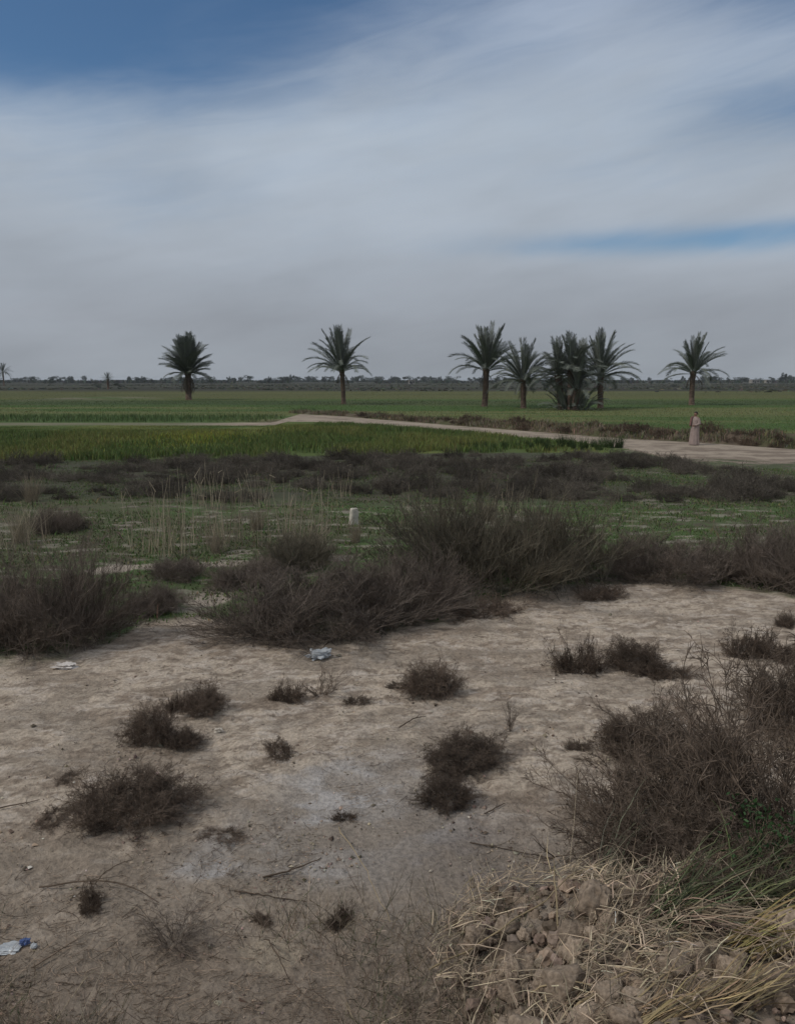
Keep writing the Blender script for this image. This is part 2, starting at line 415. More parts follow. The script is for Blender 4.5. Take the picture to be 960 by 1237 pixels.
def build_ground():
    # finer relief is added to the sheet only (things are set on the smoother h)
    ys = axis([(-8, 2.4, 0.35, 0.12), (2.4, 7.5, 0.022, 0.03), (7.5, 14, 0.03, 0.06), (14, 40, 0.06, 0.22), (40, 110, 0.22, 1.6), (110, 900, 2, 26), (900, 6000, 40, 400)]) + [6000]
    xp = axis([(0, 3.2, 0.024, 0.026), (3.2, 9, 0.03, 0.08), (9, 30, 0.09, 0.5), (30, 120, 0.6, 3), (120, 900, 4, 40), (900, 4500, 60, 400)]) + [4500]
    xs = np.array([-v for v in xp[:0:-1]] + xp); ys = np.array(ys)
    X, Y = np.meshgrid(xs, ys); x = X.ravel(); y = Y.ravel()
    z = h(x, y)
    nw = (1 - sstep(8, 12, y)) * sstep(2, 3, y)
    z = z + nw * 0.026 * (fbm(x * 8, y * 8, 51, 4, .6) - 0.5) + (1 - sstep(12, 16, y)) * sstep(3, 4, y) * 0.045 * (np.abs(fbm(x * 2.2, y * 2.2, 53, 4, .6) - .5) * 2 - .3)
    rd = sstep(-0.2, 0.1, y - near_y(x)) * (1 - sstep(-0.1, 0.2, y - far_y(x)))
    V = np.stack([x, y, z], 1)
    nx, ny = len(xs), len(ys)
    i = (np.arange(ny - 1)[:, None] * nx + np.arange(nx - 1)[None, :]).ravel()
    F = np.stack([i, i + 1, i + nx + 1, i + nx], 1)
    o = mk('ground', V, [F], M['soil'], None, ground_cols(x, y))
    tag(o, 'sandy dry ground turning to green fields out to the horizon', 'ground', kind='structure')

build_ground()

def build_road():
    xs = np.concatenate([np.arange(-130, -20, 1.5), np.arange(-20, 40, 0.35)])
    K = 21; V = []; C = []
    for k in range(K):
        t = k / (K - 1)
        wob0 = 0.5 * (fbm(xs * 0.5, xs * 0 + 3, 61, 3) - .5); wob1 = 0.8 * (fbm(xs * 0.6, xs * 0 + 9, 62, 4) - .5)
        y0 = near_y(xs) + wob1; y1 = far_y(xs) + wob0
        y = y0 * (1 - t) + y1 * t
        z = h(xs, y) + (0.028 if 0 < k < K - 1 else -0.03) - 0.015 * math.exp(-((t - 0.3) / .07) ** 2) - 0.015 * math.exp(-((t - 0.7) / .07) ** 2)
        V.append(np.stack([xs, y, z], 1))
        n = fbm(xs * 0.9, y * 2.2, 63, 4)
        a = np.array([[0.33, 0.275, 0.215]]); b = np.array([[0.20, 0.16, 0.125]])
        f = (sstep(0.5, 0.66, n) * 0.8)[:, None]
        rut = math.exp(-((t - 0.3) / .08) ** 2) + math.exp(-((t - 0.7) / .08) ** 2)
        f = np.clip(f + .35 * (1 - rut) * fbm(xs * .4, y * 3, 64, 3)[:, None] + .9 * (sstep(.52, .6, fbm(xs * .35, y * 2.4, 66, 4)) * sstep(8, 14, xs) * (1 if t < .6 else .2))[:, None], 0, 1)
        cl = a * (1 - f) + b * f; gx = ((1 - sstep(-17, -11, xs)) * (.55 + .35 * fbm(xs * .5, y * 2, 68, 3)))[:, None]
        C.append(cl * (1 - gx) + np.array([[.10, .115, .06]]) * gx)
    n = len(xs); V = np.concatenate(V); C = np.concatenate(C)
    i = (np.arange(K - 1)[:, None] * n + np.arange(n - 1)[None, :]).ravel()
    o = mk('dirt_road', V, [np.stack([i, i + 1, i + n + 1, i + n], 1)], M['road'], None, C)
    tag(o, 'pale bare dirt road curving between the green fields', 'road', kind='structure')
build_road()

# ------------------------------------------------------------------ grass sheets
def blades(x, y, hgt, wid, cols, rng, lean=0.25, bend=0.3, z=None):
    n = len(x)
    z = h(x, y) - 0.01 if z is None else z
    p = np.stack([x, y, z], 1)
    a = rng.uniform(0, 2 * math.pi, n)
    side = np.stack([np.cos(a), np.sin(a), np.zeros(n)], 1) * (wid / 2)[:, None]
    b = rng.uniform(0, 2 * math.pi, n)
    ln = np.stack([np.cos(b), np.sin(b), np.zeros(n)], 1) * (hgt * np.abs(rng.normal(0, lean, n)))[:, None]
    up = np.zeros((n, 3)); up[:, 2] = hgt
    mid = p + up * 0.55 + ln * 0.35
    tip = p + up * (1 - 0.25 * bend * rng.uniform(0, 1, n))[:, None] + ln * (1 + bend)
    V = np.stack([p - side, p + side, mid - side * 0.75, mid + side * 0.75, tip], 1).reshape(-1, 3)
    o = (np.arange(n) * 5)[:, None]
    return V, o + np.array([[0, 1, 3, 2]]), o + np.array([[2, 3, 4]]), np.repeat(cols, 5, 0)

def grass_obj(name, x, y, hgt, wid, cols, rng, label, cat, lean=0.25, bend=0.3, mat='grass'):
    V, Q, T, C = blades(x, y, hgt, wid, cols, rng, lean, bend)
    o = mk(name, V, [Q, T], M[mat], None, C)
    tag(o, label, cat, kind='stuff')
    return o

def jit(base, rng, n, s=0.25, hue=0.12):
    c = np.array(base)[None, :] * rng.lognormal(0, s, (n, 1)) * (1 + rng.normal(0, hue, (n, 3)))
    return np.clip(c, 0.003, 0.8)

def mixc(a, b, f): return a * (1 - f[:, None]) + b * f[:, None]

rng = np.random.default_rng(5)
# green field in front of the road
n = 260000
x = rng.uniform(-36, 12.5, n); y = rng.uniform(31, 60, n)
edge = field_y(x) + 4.5 * (fbm(x * .5, y * .3, 171, 4) - .42) * (x < 6)
cl_ = fbm(x * .22, y * .35, 173, 4, .6)
ok = (y > edge) & (y < near_y(x) - 0.25) & (rng.uniform(0, 1, n) < (sstep(.28, .5, cl_) * .8 + .2) * (1 - .97 * sstep(6.5, 12.3, x + 5 * (fbm(x * .5, y * .5, 174, 3) - .5))))
x, y = x[ok], y[ok]; n = len(x)
yl = sstep(0.42, 0.62, fbm(x * 0.25, y * 0.12, 141, 4)); fl = np.exp(-(((x + 11) / 2.6) ** 2 + ((y - 44) / 5.0) ** 2))
cols = mixc(jit((0.100, 0.134, 0.042), rng, n), jit((0.165, 0.172, 0.055), rng, n), yl * .8)
isf = rng.uniform(0, 1, n) < fl * 0.65
cols[isf] = jit((0.25, 0.255, 0.05), rng, isf.sum())
hg = rng.uniform(0.14, 0.40, n) * (0.45 + 1.1 * fbm(x * .3, y * .4, 172, 4)) * (1 - .85 * sstep(-13, -3, y - near_y(x)) * (x < -6)) * (1 - .55 * sstep(4, 11.5, x))
grass_obj('green_crop', x, y, hg, rng.uniform(0.02, 0.045, n), cols, rng, 'bright green crop field with a yellowish patch in front of the dirt road', 'crop field')

# fields beyond the road
n = 170000
y = 42 + (230 - 42) * rng.uniform(0, 1, n) ** 1.25; x = rng.uniform(-0.62, 0.62, n) * y
d = y - far_y(x)
ok = (d > 3.0) | ((d > 0.6) & (x < -10))
x, y, d = x[ok], y[ok], d[ok]; n = len(x)
n5 = fbm(x * 0.035, y * 0.16, 151, 5, .6)
cols = mixc(jit((0.080, 0.128, 0.040), rng, n), jit((0.150, 0.158, 0.066), rng, n), sstep(0.42, 0.62, n5))
dk = sstep(100, 108, y + 10 * (n5 - .5)) * (1 - sstep(125, 132, y))
cols = mixc(cols, jit((0.062, 0.085, 0.040), rng, n), dk * .8)
cols = mixc(cols, jit((0.128, 0.132, 0.058), rng, n), sstep(125, 150, y))
hedge = (x < -9) * (1 - sstep(9, 14, d)) * (d > 0)
cols = mixc(cols, jit((0.075, 0.105, 0.044), rng, n), hedge * .7)
bk = np.exp(-((y - (132 + (x + 50) * 0.6)) / 4.0) ** 2) * np.exp(-((x + 50) / 9.0) ** 2)
keep = rng.uniform(0, 1, n) > bk * 1.3
hg = rng.uniform(0.05, 0.16, n) * (0.5 + 0.8 * n5) * (1 - .5 * sstep(110, 160, y)) + hedge * rng.uniform(0.05, 0.45, n)
wd = 0.015 + y * 0.0004 * rng.uniform(.5, 1.4, n)
x, y, hg, wd, cols = [a[keep] for a in (x, y, hg, wd, cols)]
grass_obj('field_grass', x, y, hg, wd, cols, rng, 'green and olive field grass spreading beyond the dirt road', 'grass')

# rough fallow land before the treeline
n = 16000
y = rng.uniform(215, 900, n); x = rng.uniform(-.58, .58, n) * y; pt = fbm(x * .012, y * .02, 261, 4, .6); ok = pt > .45 + .15 * rng.uniform(0, 1, n); x, y = x[ok], y[ok]; n = len(x)
grass_obj('fallow_scrub', x, y, rng.uniform(.1, .45, n), rng.uniform(.6, 2.2, n), jit((0.075, 0.078, 0.055), rng, n, .45), rng, 'rough scrubby growth on the grey fallow land far off', 'scrub', .3)

# berm dry grass along the far road edge
n = 30000
x = rng.uniform(-11, 42, n); y = far_y(x) + np.abs(rng.normal(0, 2.2, n)) + 0.3
pt = fbm(x * .7, y * .7, 181, 3); ok = pt > 0.42
x, y = x[ok], y[ok]; n = len(x)
cols = mixc(jit((0.19, 0.15, 0.105), rng, n), jit((0.11, 0.115, 0.058), rng, n), (rng.uniform(0, 1, n) < 0.35).astype(float))
grass_obj('berm_grass', x, y, rng.uniform(0.08, 0.38, n), rng.uniform(0.02, 0.05, n), cols, rng, 'dry brown grass on the low earth bank along the road', 'grass', 0.4)

# low weeds between the big bushes and the scrub band
n = 230000
y = 9.5 + (33 - 9.5) * rng.uniform(0, 1, n) ** 0.8; x = rng.uniform(-0.60, 0.60, n) * y
g = y - sand_y(x)
pt = fbm(x * 0.55, y * 0.9, 191, 4); pale = fbm(x * 1.3, y * 3.6, 131, 5, 0.68)
ok = (g > 0.25) & (pt > 0.36 + 0.22 * (rng.uniform(0, 1, n) ** 2)) & (pale < 0.625) & (y < np.where(x < 12, 40, near_y(x) - 3))
x, y, pt = x[ok], y[ok], pt[ok]; n = len(x)
cols = mixc(jit((0.078, 0.120, 0.038), rng, n), jit((0.150, 0.132, 0.075), rng, n), (rng.uniform(0, 1, n) < 0.30).astype(float))
tall = rng.uniform(0, 1, n) < 0.02
hg = rng.uniform(0.015, 0.075, n) + tall * rng.uniform(.05, .25, n)
grass_obj('ground_cover', x, y, hg, rng.uniform(0.008, 0.03, n), cols, rng, 'low green weeds growing over the flat behind the big bushes', 'weeds', 0.7)

# ------------------------------------------------------------------ big dry bushes
big = [shrub_mesh('big_bush_%d' % k, M['deadgrey'], 300 + k, 1.0, 0.75, 0.72, 430, 14, 6, foot=0.75, bow=0.02, wig=0.05, spread=0.62, ratio=0.40, upb=0.28, curl=0.10, low=0.12, pw=0.75, r=0.0029, ragged=0.35) for k in range(3)]
greenish = [shrub_mesh('greenish_bush_0', simple_mat('olive_twigs', (0.135, 0.118, 0.086), 0.9, 0.3, 3.0, 0, 0.1), 340, 1.0, 0.75, 0.75, 430, 14, 6, foot=0.8, bow=0.0, wig=0.04, spread=0.5, ratio=0.42, upb=0.4, curl=0.08, low=0.2, pw=0.7, r=0.0028, ragged=0.35)]

def put_bush(name, me, u, v, wpx, hpx, label, group=None, rz=0.0, cat='bush', dscale=None, sink=0.0, tilt=(0, 0)):
    """u, v: pixel of the foot of the bush (its front edge); wpx, hpx: its size in the picture"""
    p0 = gpt(u, v); s = depth_of(p0) / FPX
    w = wpx * s
    bb = np.array([me.vertices[i].co[:] for i in range(0, len(me.vertices), 7)])
    ex = np.percentile(np.abs(bb[:, 0]), 97.5); ez = np.percentile(bb[:, 2], 98.5); ey = np.percentile(np.abs(bb[:, 1]), 97.5)
    sx = w / 2 / ex
    sy = (dscale or 1.0) * sx
    th = math.atan2(H, p0.y)
    hz = max(0.25 * w * 0.3, (hpx * s - 1.3 * sy * ey * math.sin(th)) / math.cos(th))
    hz = max(hz, hpx * s * 0.45)
    sz = hz / ez
    y = p0.y + sy * ey * 0.75
    x = p0.x * y / p0.y
    o = add(name, me, None, (x, y, float(h(x, y)) - sink), (tilt[0], tilt[1], rz), (sx, sy, sz))
    tag(o, label, cat, group)
    return o

G = 'big dry bushes at the edge of the sand'
put_bush('dry_bush', big[0], 52, 795, 215, 138, 'broad grey brown twiggy bush at the left edge beside the white rag', G)
put_bush('dry_bush', big[1], 385, 780, 290, 118, 'wide dark twiggy bush directly behind the grey plastic bag', G, 0.5)
put_bush('dry_bush', greenish[0], 616, 722, 280, 138, 'tallest olive tinted twiggy bush behind the middle of the sand', G)
put_bush('dry_bush', big[2], 490, 752, 170, 90, 'grey twiggy bush filling the gap between the two biggest middle bushes', G, 0.3)
put_bush('dry_bush', big[0], 815, 708, 200, 72, 'low grey brown bush behind the far right end of the sand', G, 3.3)
put_bush('dry_bush', big[2], 945, 718, 170, 92, 'grey brown bush cut by the right edge behind the sand', G, 2.2)
put_bush('dry_bush', big[1], 185, 745, 80, 42, 'low dark bush between the left edge bush and the wide dark bush', G, 1.0)
put_bush('dry_bush', big[2], 300, 712, 110, 38, 'small dark bush just behind the pale track on the left', G, 4.0)
put_bush('dry_bush', big[0], 75, 645, 70, 34, 'small round grey bush on the green flat beyond the left edge bush', G, 4.0)
put_bush('dry_bush', greenish[0], 355, 690, 120, 50, 'olive brown bush poking up behind the wide dark bush among reeds', G, 2.0)
put_bush('dry_bush', big[0], 215, 700, 90, 30, 'flat grey twig clump on the pale track on the left', G, 5.0)

# dry tumbleweeds on the sand
tum = [shrub_mesh('tumble_%d' % k, M['dead'], 400 + k, 1.0, 0.85, 0.85, 210, 14, 11, foot=0.55, bow=0.22, wig=0.10, spread=0.95, ratio=0.36, upb=0.0, curl=0.30, low=0.0, pw=0.8, r=0.0040, ragged=0.30, lumpy=0.45) for k in range(3)]
mat_ = [shrub_mesh('mat_%d' % k, M['dead'], 430 + k, 1.0, 0.6, 0.32, 130, 13, 7, foot=0.65, bow=0.12, wig=0.12, spread=0.95, ratio=0.40, upb=0.0, curl=0.28, r=0.005, ragged=0.5) for k in range(2)]
twg = shrub_mesh('twiggy', M['dead'], 450, 0.8, 0.6, 1.0, 26, 8, 3, foot=0.2, bow=0.05, wig=0.12, spread=0.8, ratio=0.35, upb=0.3, curl=0.14, low=0.5, r=0.008, ragged=0.4)
thin = shrub_mesh('thin_dead', M['deadgrey'], 455, 1.0, 0.8, 0.75, 60, 9, 3, foot=0.2, bow=0.3, wig=0.12, spread=0.9, ratio=0.4, upb=0.0, curl=0.22, low=0.0, r=0.005, ragged=0.5)
G = 'dead bushes scattered on the sand'
put_bush('dead_bush', tum[0], 160, 1008, 160, 88, 'largest dark dead bush lying on the left of the sand', G)
put_bush('dead_bush', tum[1], 182, 903, 64, 54, 'dark dead bush, front left of the cluster of three', G)
put_bush('dead_bush', tum[2], 222, 908, 52, 32, 'low brown dead bush right beside the tiny white scrap', G)
put_bush('dead_bush', tum[2], 245, 869, 62, 46, 'dark dead bush at the back of the cluster of three', G, 2.0)
put_bush('dead_bush', mat_[0], 212, 860, 30, 22, 'tiny dead tuft touching the back of the cluster of three', G, 1.0)
put_bush('dead_bush', twg, 388, 848, 62, 42, 'brown upright twigged dead bush in front of the grey plastic bag', G)
put_bush('dead_bush', mat_[1], 345, 850, 44, 28, 'flat brown tuft left of the upright twigged dead bush', G)
put_bush('dead_bush', mat_[0], 432, 852, 40, 12, 'thin flat twig mat right of the upright twigged dead bush', G)
put_bush('dead_bush', tum[0], 522, 845, 78, 50, 'dark dead bush in the middle of the sand behind the twin bush', G, 3.5)
put_bush('dead_bush', mat_[1], 484, 833, 40, 10, 'flat twig mat at the left foot of the middle dead bush', G)
put_bush('dead_bush', mat_[1], 338, 915, 52, 20, 'small flat dark tuft alone between the cluster and the twin bush', G, 2.0)
put_bush('dead_bush', tum[1], 558, 938, 118, 56, 'rounded dark dead bush, rear one of the twin bush', G, 0.6)
put_bush('dead_bush', tum[2], 540, 982, 78, 48, 'brown dead bush, front one of the twin bush', G, 3.0)
put_bush('dead_bush', mat_[0], 700, 815, 72, 44, 'left part of the flattened dead thicket right of centre', G)
put_bush('dead_bush', tum[1], 768, 815, 90, 44, 'brown bushy middle of the flattened dead thicket right of centre', G, 2.0)
put_bush('dead_bush', mat_[0], 805, 822, 72, 22, 'low dark right end of the flattened dead thicket', G, 3.3)
put_bush('dead_bush', twg, 616, 886, 22, 38, 'single thin upright dead plant on bare sand above the twin bush', G, 1.0)
put_bush('dead_bush', tum[0], 752, 915, 84, 50, 'dark dead bush on the left of the brown one beside the big thicket', G, 1.4)
put_bush('dead_bush', mat_[1], 697, 908, 34, 14, 'tiny dark tuft at the left foot of the right hand dead bush', G)
put_bush('dead_bush', mat_[1], 725, 726, 64, 22, 'small dark mat on the far sand below the olive bush', G, 0.4)
put_bush('dead_bush', mat_[0], 950, 758, 40, 18, 'dark tuft at the right edge on the far sand', G, 0.9)
put_bush('dead_bush', mat_[1], 905, 797, 70, 38, 'brown dead mat behind the tips of the big right thicket', G, 0.4)
put_bush('dead_bush', mat_[0], 955, 803, 70, 30, 'brown dead mat cut by the right edge behind the thicket', G, 3.4)
put_bush('dead_bush', thin, 212, 1172, 120, 84, 'sparse grey dead bush near the bottom on the left', G)
put_bush('dead_bush', mat_[0], 112, 1102, 50, 30, 'small dark dead tuft above the blue and white wrapper', G, 2.0)
put_bush('dead_bush', mat_[1], 414, 994, 30, 14, 'tiny brown tuft on the grey salt crust', G)
put_bush('dead_bush', mat_[1], 272, 1018, 58, 14, 'flat twig mat right of the largest dead bush', G, 3.0)
put_bush('dead_bush', mat_[0], 412, 1122, 46, 24, 'small brown tuft on bare soil low in the middle', G, 1.0)
put_bush('dead_bush', mat_[1], 318, 1118, 30, 14, 'tiny dark tuft beside the pale bare patch low on the left', G, 2.6)
put_bush('dead_bush', mat_[1], 66, 995, 60, 16, 'flat twig mat at the left foot of the largest dead bush', G, 4.6)
put_bush('dead_bush', mat_[0], 80, 945, 40, 8, 'thin grey twig mat on sand above the largest dead bush', G, 4.6)
put_bush('dead_bush', mat_[0], 585, 748, 110, 30, 'flat dark twigs spilling onto the sand below the middle bushes', G, 0.3)

# the brown thicket on the right
thk = [shrub_mesh('thicket_%d' % k, M['brown'], 500 + k, 1.0, 0.85, 0.85, 170, 13, 7, foot=0.55, bow=0.08, wig=0.09, spread=0.9, ratio=0.36, upb=0.12, curl=0.17, low=0.03, pw=0.85, r=0.0046, ragged=0.4, S=6, lumpy=.6) for k in range(2)]
G = 'brown thicket bushes on the right'
put_bush('thicket_bush', thk[0], 950, 1080, 450, 365, 'tall brown twiggy bush running off the right edge', G)
put_bush('thicket_bush', thk[1], 795, 1080, 285, 195, 'sprawling brown twiggy bush in front of the tall right edge bush', G, 1.2)
put_bush('thicket_bush', thk[1], 815, 938, 150, 95, 'rounded brown bush behind the sprawling one, left of the tall one', G, 3.2)
put_bush('thicket_bush', thk[0], 960, 905, 190, 140, 'brown bush at the right edge behind the tall one', G, 4.0)
put_bush('thicket_bush', thk[0], 870, 1105, 240, 140, 'dark lower bush where the grass blades lean in', G, 2.0)

# scrub band: low grey saltbush
sb = [shrub_mesh('saltbush_%d' % k, M['band'], 600 + k, 1.0, 0.9, 0.70, 150, 10, 4, foot=0.8, bow=0.1, wig=0.08, spread=0.85, ratio=0.38, upb=0.15, curl=0.18, pw=0.8, r=0.006, leaf=900, leafsize=0.022, ragged=0.5) for k in range(4)]
rr = random.Random(8); cnt = 0; used = []
while cnt < 260:
    y = rr.uniform(21.5, 34.5); x = rr.uniform(-0.56, 0.56) * y
    if y > field_y(x) - 0.3 or y > near_y(x) - 3.5: continue
    nn = float(fbm(np.array(x * .35), np.array(y * .5), 201, 3))
    if nn < (0.44 if y < 28 else 0.38) + (0.06 if x > 7 else 0): continue
    if any((x - a) ** 2 + (y - b) ** 2 < 0.35 for a, b in used): continue
    used.append((x, y))
    s = rr.uniform(0.30, 0.85) * (0.75 + 0.5 * nn)
    o = add('saltbush', rr.choice(sb), None, (x, y, float(h(x, y)) - 0.02), (0, 0, rr.uniform(0, 6.28)), (s * rr.uniform(.9, 1.3), s, s * rr.uniform(.5, .95)))
    tag(o, 'low grey brown saltbush in the dark scrub band before the green field', 'bush', 'low saltbushes of the dark scrub band')
    cnt += 1
# brown bushes on the bank beyond the road
bb = shrub_mesh('bank_bush', simple_mat('bank_bush_twigs', (0.105, 0.076, 0.055), 0.9, 0.3, 3.0, 0, 0.3), 640, 1.0, 0.9, 0.7, 90, 9, 3, foot=0.7, wig=0.08, spread=0.8, ratio=0.4, r=0.008, leaf=1500, leafsize=0.05, ragged=0.35)
for k in range(70):
    x = rr.uniform(-6, 25) if k % 3 else rr.uniform(10, 25)
    y = float(far_y(x)) + rr.uniform(0.3, 3.0)
    s = rr.uniform(0.3, 0.75)
    o = add('bank_bush', bb, None, (x, y, float(h(x, y)) - 0.03), (0, 0, rr.uniform(0, 6.28)), (s * 1.2, s, s * rr.uniform(.6, 1.0)))
    tag(o, 'low dry brown bush on the earth bank beyond the road', 'bush', 'dry bushes along the road bank')

# ------------------------------------------------------------------ reeds and tufts
def tuft_mesh(name, mat, seed, n, rad, hh, lean, w, curlv=0.12, S=6, heads=0.0):
    g = np.random.default_rng(seed)
    a = g.uniform(0, 6.28, n); q = np.sqrt(g.uniform(0, 1, n)) * rad
    root = np.stack([q * np.cos(a), q * np.sin(a) * 0.7, np.full(n, -0.02)], 1)
    hl = hh * g.uniform(0.45, 1.05, n)
    tgt = root + np.stack([g.normal(0, lean, n) * hl, g.normal(0, lean, n) * hl, hl], 1)
    P = bez(root, tgt, S, 0.03, curlv * 0.3, g)
    B = Bag(); V, F = tubes(P, np.full(n, w) * g.uniform(.6, 1.3, n), np.full(n, w * 0.4)); B.put(V, F, np.repeat(g.uniform(.6, 1.35, n), S * 3))
    m = int(n * heads)
    if m:
        i = g.integers(0, n, m); p = P[i, -1]; d = norm(P[i, -1] - P[i, -2] + g.normal(0, .3, (m, 3)))
        Q = np.stack([p - d * .02, p + d * 0.07, p + d * .16], 1); V, F = tubes(Q, np.full(m, w * 1.2), np.full(m, w * .6)); B.put(V, F, np.repeat(g.uniform(.7, 1.2, m), 9))
    return B.build(name, mat, link=False)

reed = [tuft_mesh('reed_%d' % k, M['reed'], 700 + k, 19, 0.55, 1.0, 0.17, 0.0072, heads=0.2) for k in range(3)]
tuft = [tuft_mesh('tuft_%d' % k, M['reed'], 720 + k, 170, 0.20, 1.0, 0.28, 0.004) for k in range(2)]
def put_tuft(name, me, u, v, hpx, label, group, cat, wf=1.0, rz=0.0):
    p = gpt(u, v); s = hpx * depth_of(p) / FPX
    o = add(name, me, None, p, (0, 0, rz), (s * wf, s * wf, s)); tag(o, label, cat, group); return o
G = 'dry reed clumps on the green flat'
for k, (u, v, hp, wf, lab) in enumerate([
    (185, 668, 92, .8, 'leftmost tall pale reed clump behind the pale track'),
    (205, 672, 88, .7, 'pale reed clump right beside the leftmost tall one'),
    (232, 660, 98, .8, 'tall straight reed clump in the middle of the reed group'),
    (262, 655, 92, .8, 'reed clump with the tallest stalks left of centre'),
    (285, 658, 84, .8, 'reed clump at the right end of the left reed group'),
    (335, 660, 82, .8, 'reed clump above the left shoulder of the wide dark bush'),
    (362, 662, 86, .9, 'dense reed clump above the middle of the wide dark bush'),
    (388, 655, 78, .9, 'reed clump just left of the white marker'),
    (415, 600, 38, 1.0, 'short far reed clump above the white marker'),
    (310, 610, 46, 1.2, 'distant reed clump standing in front of the scrub band'),
    (250, 612, 52, 1.0, 'distant thin reeds left of centre reaching over the scrub band'),
    (495, 640, 58, .8, 'reed clump right of the white marker'),
    (15, 665, 62, .9, 'reed clump at the left edge above the left bush'),
    (48, 660, 56, .9, 'reed clump just right of the left edge reeds'),
    (610, 622, 42, 1.0, 'pale reeds showing above the tallest olive bush'),
    (640, 626, 40, .9, 'pale reeds at the right shoulder of the tallest olive bush'),
    (765, 640, 36, .9, 'thin reeds on the green flat right of the olive bush')]):
    put_tuft('reed_clump', reed[k % 3], u, v, hp, lab, G, 'reeds', wf * 0.8, k * 1.3)
G = 'pale dry grass tufts'
for k, (u, v, hp, wf, lab) in enumerate([
    (38, 606, 36, 1.1, 'bleached tan grass tuft on the left before the scrub band'),
    (25, 655, 44, 1.2, 'tan grass tuft at the left edge behind the left bush'),
    (262, 668, 38, 1.2, 'pale grass tuft at the foot of the reed group'),
    (375, 668, 40, 1.3, 'pale grass tuft above the wide dark bush'),
    (430, 655, 30, 1.1, 'pale grass tuft in front of the white marker'),
    (590, 628, 26, 1.6, 'pale grass tuft behind the tallest olive bush'),
    (310, 640, 28, 1.4, 'pale grass tuft between the two reed groups')]):
    put_tuft('grass_tuft', tuft[k % 2], u, v, hp, lab, G, 'grass tuft', wf, k * 1.1)
gm = simple_mat('green_spikes', (0.055, 0.085, 0.030), 0.7, 0.3, 2, 0, 0.2)
gt = [tuft_mesh('weed_tuft_%d' % k, gm, 740 + k, 120, 0.35, 1.0, 0.22, 0.012) for k in range(2)]
for k in range(22):
    u = 560 + k * 9 + rr.uniform(-4, 4); v = 541 + rr.uniform(-2, 4) + max(0, (u - 640)) * 0.012
    put_tuft('green_weed_tuft', gt[k % 2], u, v, rr.uniform(9, 17) * (0.7 + 0.3 * (u > 640)), 'spiky dark green weed tuft at the right tip of the green field', 'green weed tufts at the field tip', 'weeds', 1.1, k)

# ------------------------------------------------------------------ palms
def frond_mesh(name, seed, length=1.0, droop=0.5, nl=120, mat='frond', fold=0.40, lw=0.0085, ll=0.15):
    g = np.random.default_rng(seed)
    S = 14; t = np.linspace(0, 1, S); ang = -droop * t ** 1.8 * 1.3; ds = length / (S - 1)
    px = np.concatenate([[0], np.cumsum(np.cos(ang[:-1]) * ds)]); pz = np.concatenate([[0], np.cumsum(np.sin(ang[:-1]) * ds)])
    side = 0.04 * np.sin(t * 2.0 + seed) * t
    P = np.stack([px, side, pz], 1)
    B = Bag(); V, F = tubes(P[None], np.array([0.009]), np.array([0.002]), 4); B.put(V, F, 1.5)
    for s in (-1, 1):
        tt = np.linspace(0.13, 0.995, nl) + g.normal(0, 0.004, nl); tt = np.clip(tt, 0.1, 1)
        p = np.stack([np.interp(tt, t, P[:, k]) for k in range(3)], 1); an = np.interp(tt, t, ang)
        fw = np.stack([np.cos(an), np.zeros(nl), np.sin(an)], 1); up = np.stack([-np.sin(an), np.zeros(nl), np.cos(an)], 1); sd = np.array([[0, s, 0.0]])
        L = ll * np.interp(tt, [0.1, 0.25, 0.5, 0.85, 0.97, 1.0], [0.25, 0.65, 1.0, 1.0, 0.75, 0.5]) * g.uniform(.8, 1.1, nl)
        sp = np.interp(tt, [0.1, 0.6, 1.0], [0.9, 0.75, 0.5])
        d = norm(fw * np.cos(sp)[:, None] + sd * (np.sin(sp) * math.cos(fold))[:, None] + up * (np.sin(sp) * math.sin(fold))[:, None] + g.normal(0, .08, (nl, 3)))
        tip = p + d * L[:, None] - np.array([[0, 0, 1.0]]) * (0.12 * L * g.uniform(.2, 1.4, nl))[:, None]
        w = fw * lw * 0.5; mid = p + d * (L * .5)[:, None]
        V = np.stack([p - w * .6, p + w * .6, mid + w, tip, mid - w], 1).reshape(-1, 3)
        B.put(V, np.arange(nl * 5).reshape(-1, 5), np.repeat(g.uniform(.7, 1.3, nl), 5))
    return B.build(name, M[mat], link=False)

FR = {'s': [frond_mesh('frond_straight_%d' % k, 800 + k, droop=0.12) for k in range(2)],
      'm': [frond_mesh('frond_bent_%d' % k, 810 + k, droop=0.55) for k in range(2)],
      'a': [frond_mesh('frond_arched_%d' % k, 820 + k, droop=1.05) for k in range(2)],
      'd': [frond_mesh('frond_dead_%d' % k, 830 + k, droop=0.9, nl=70, mat='deadfrond', fold=-0.4) for k in range(2)]}

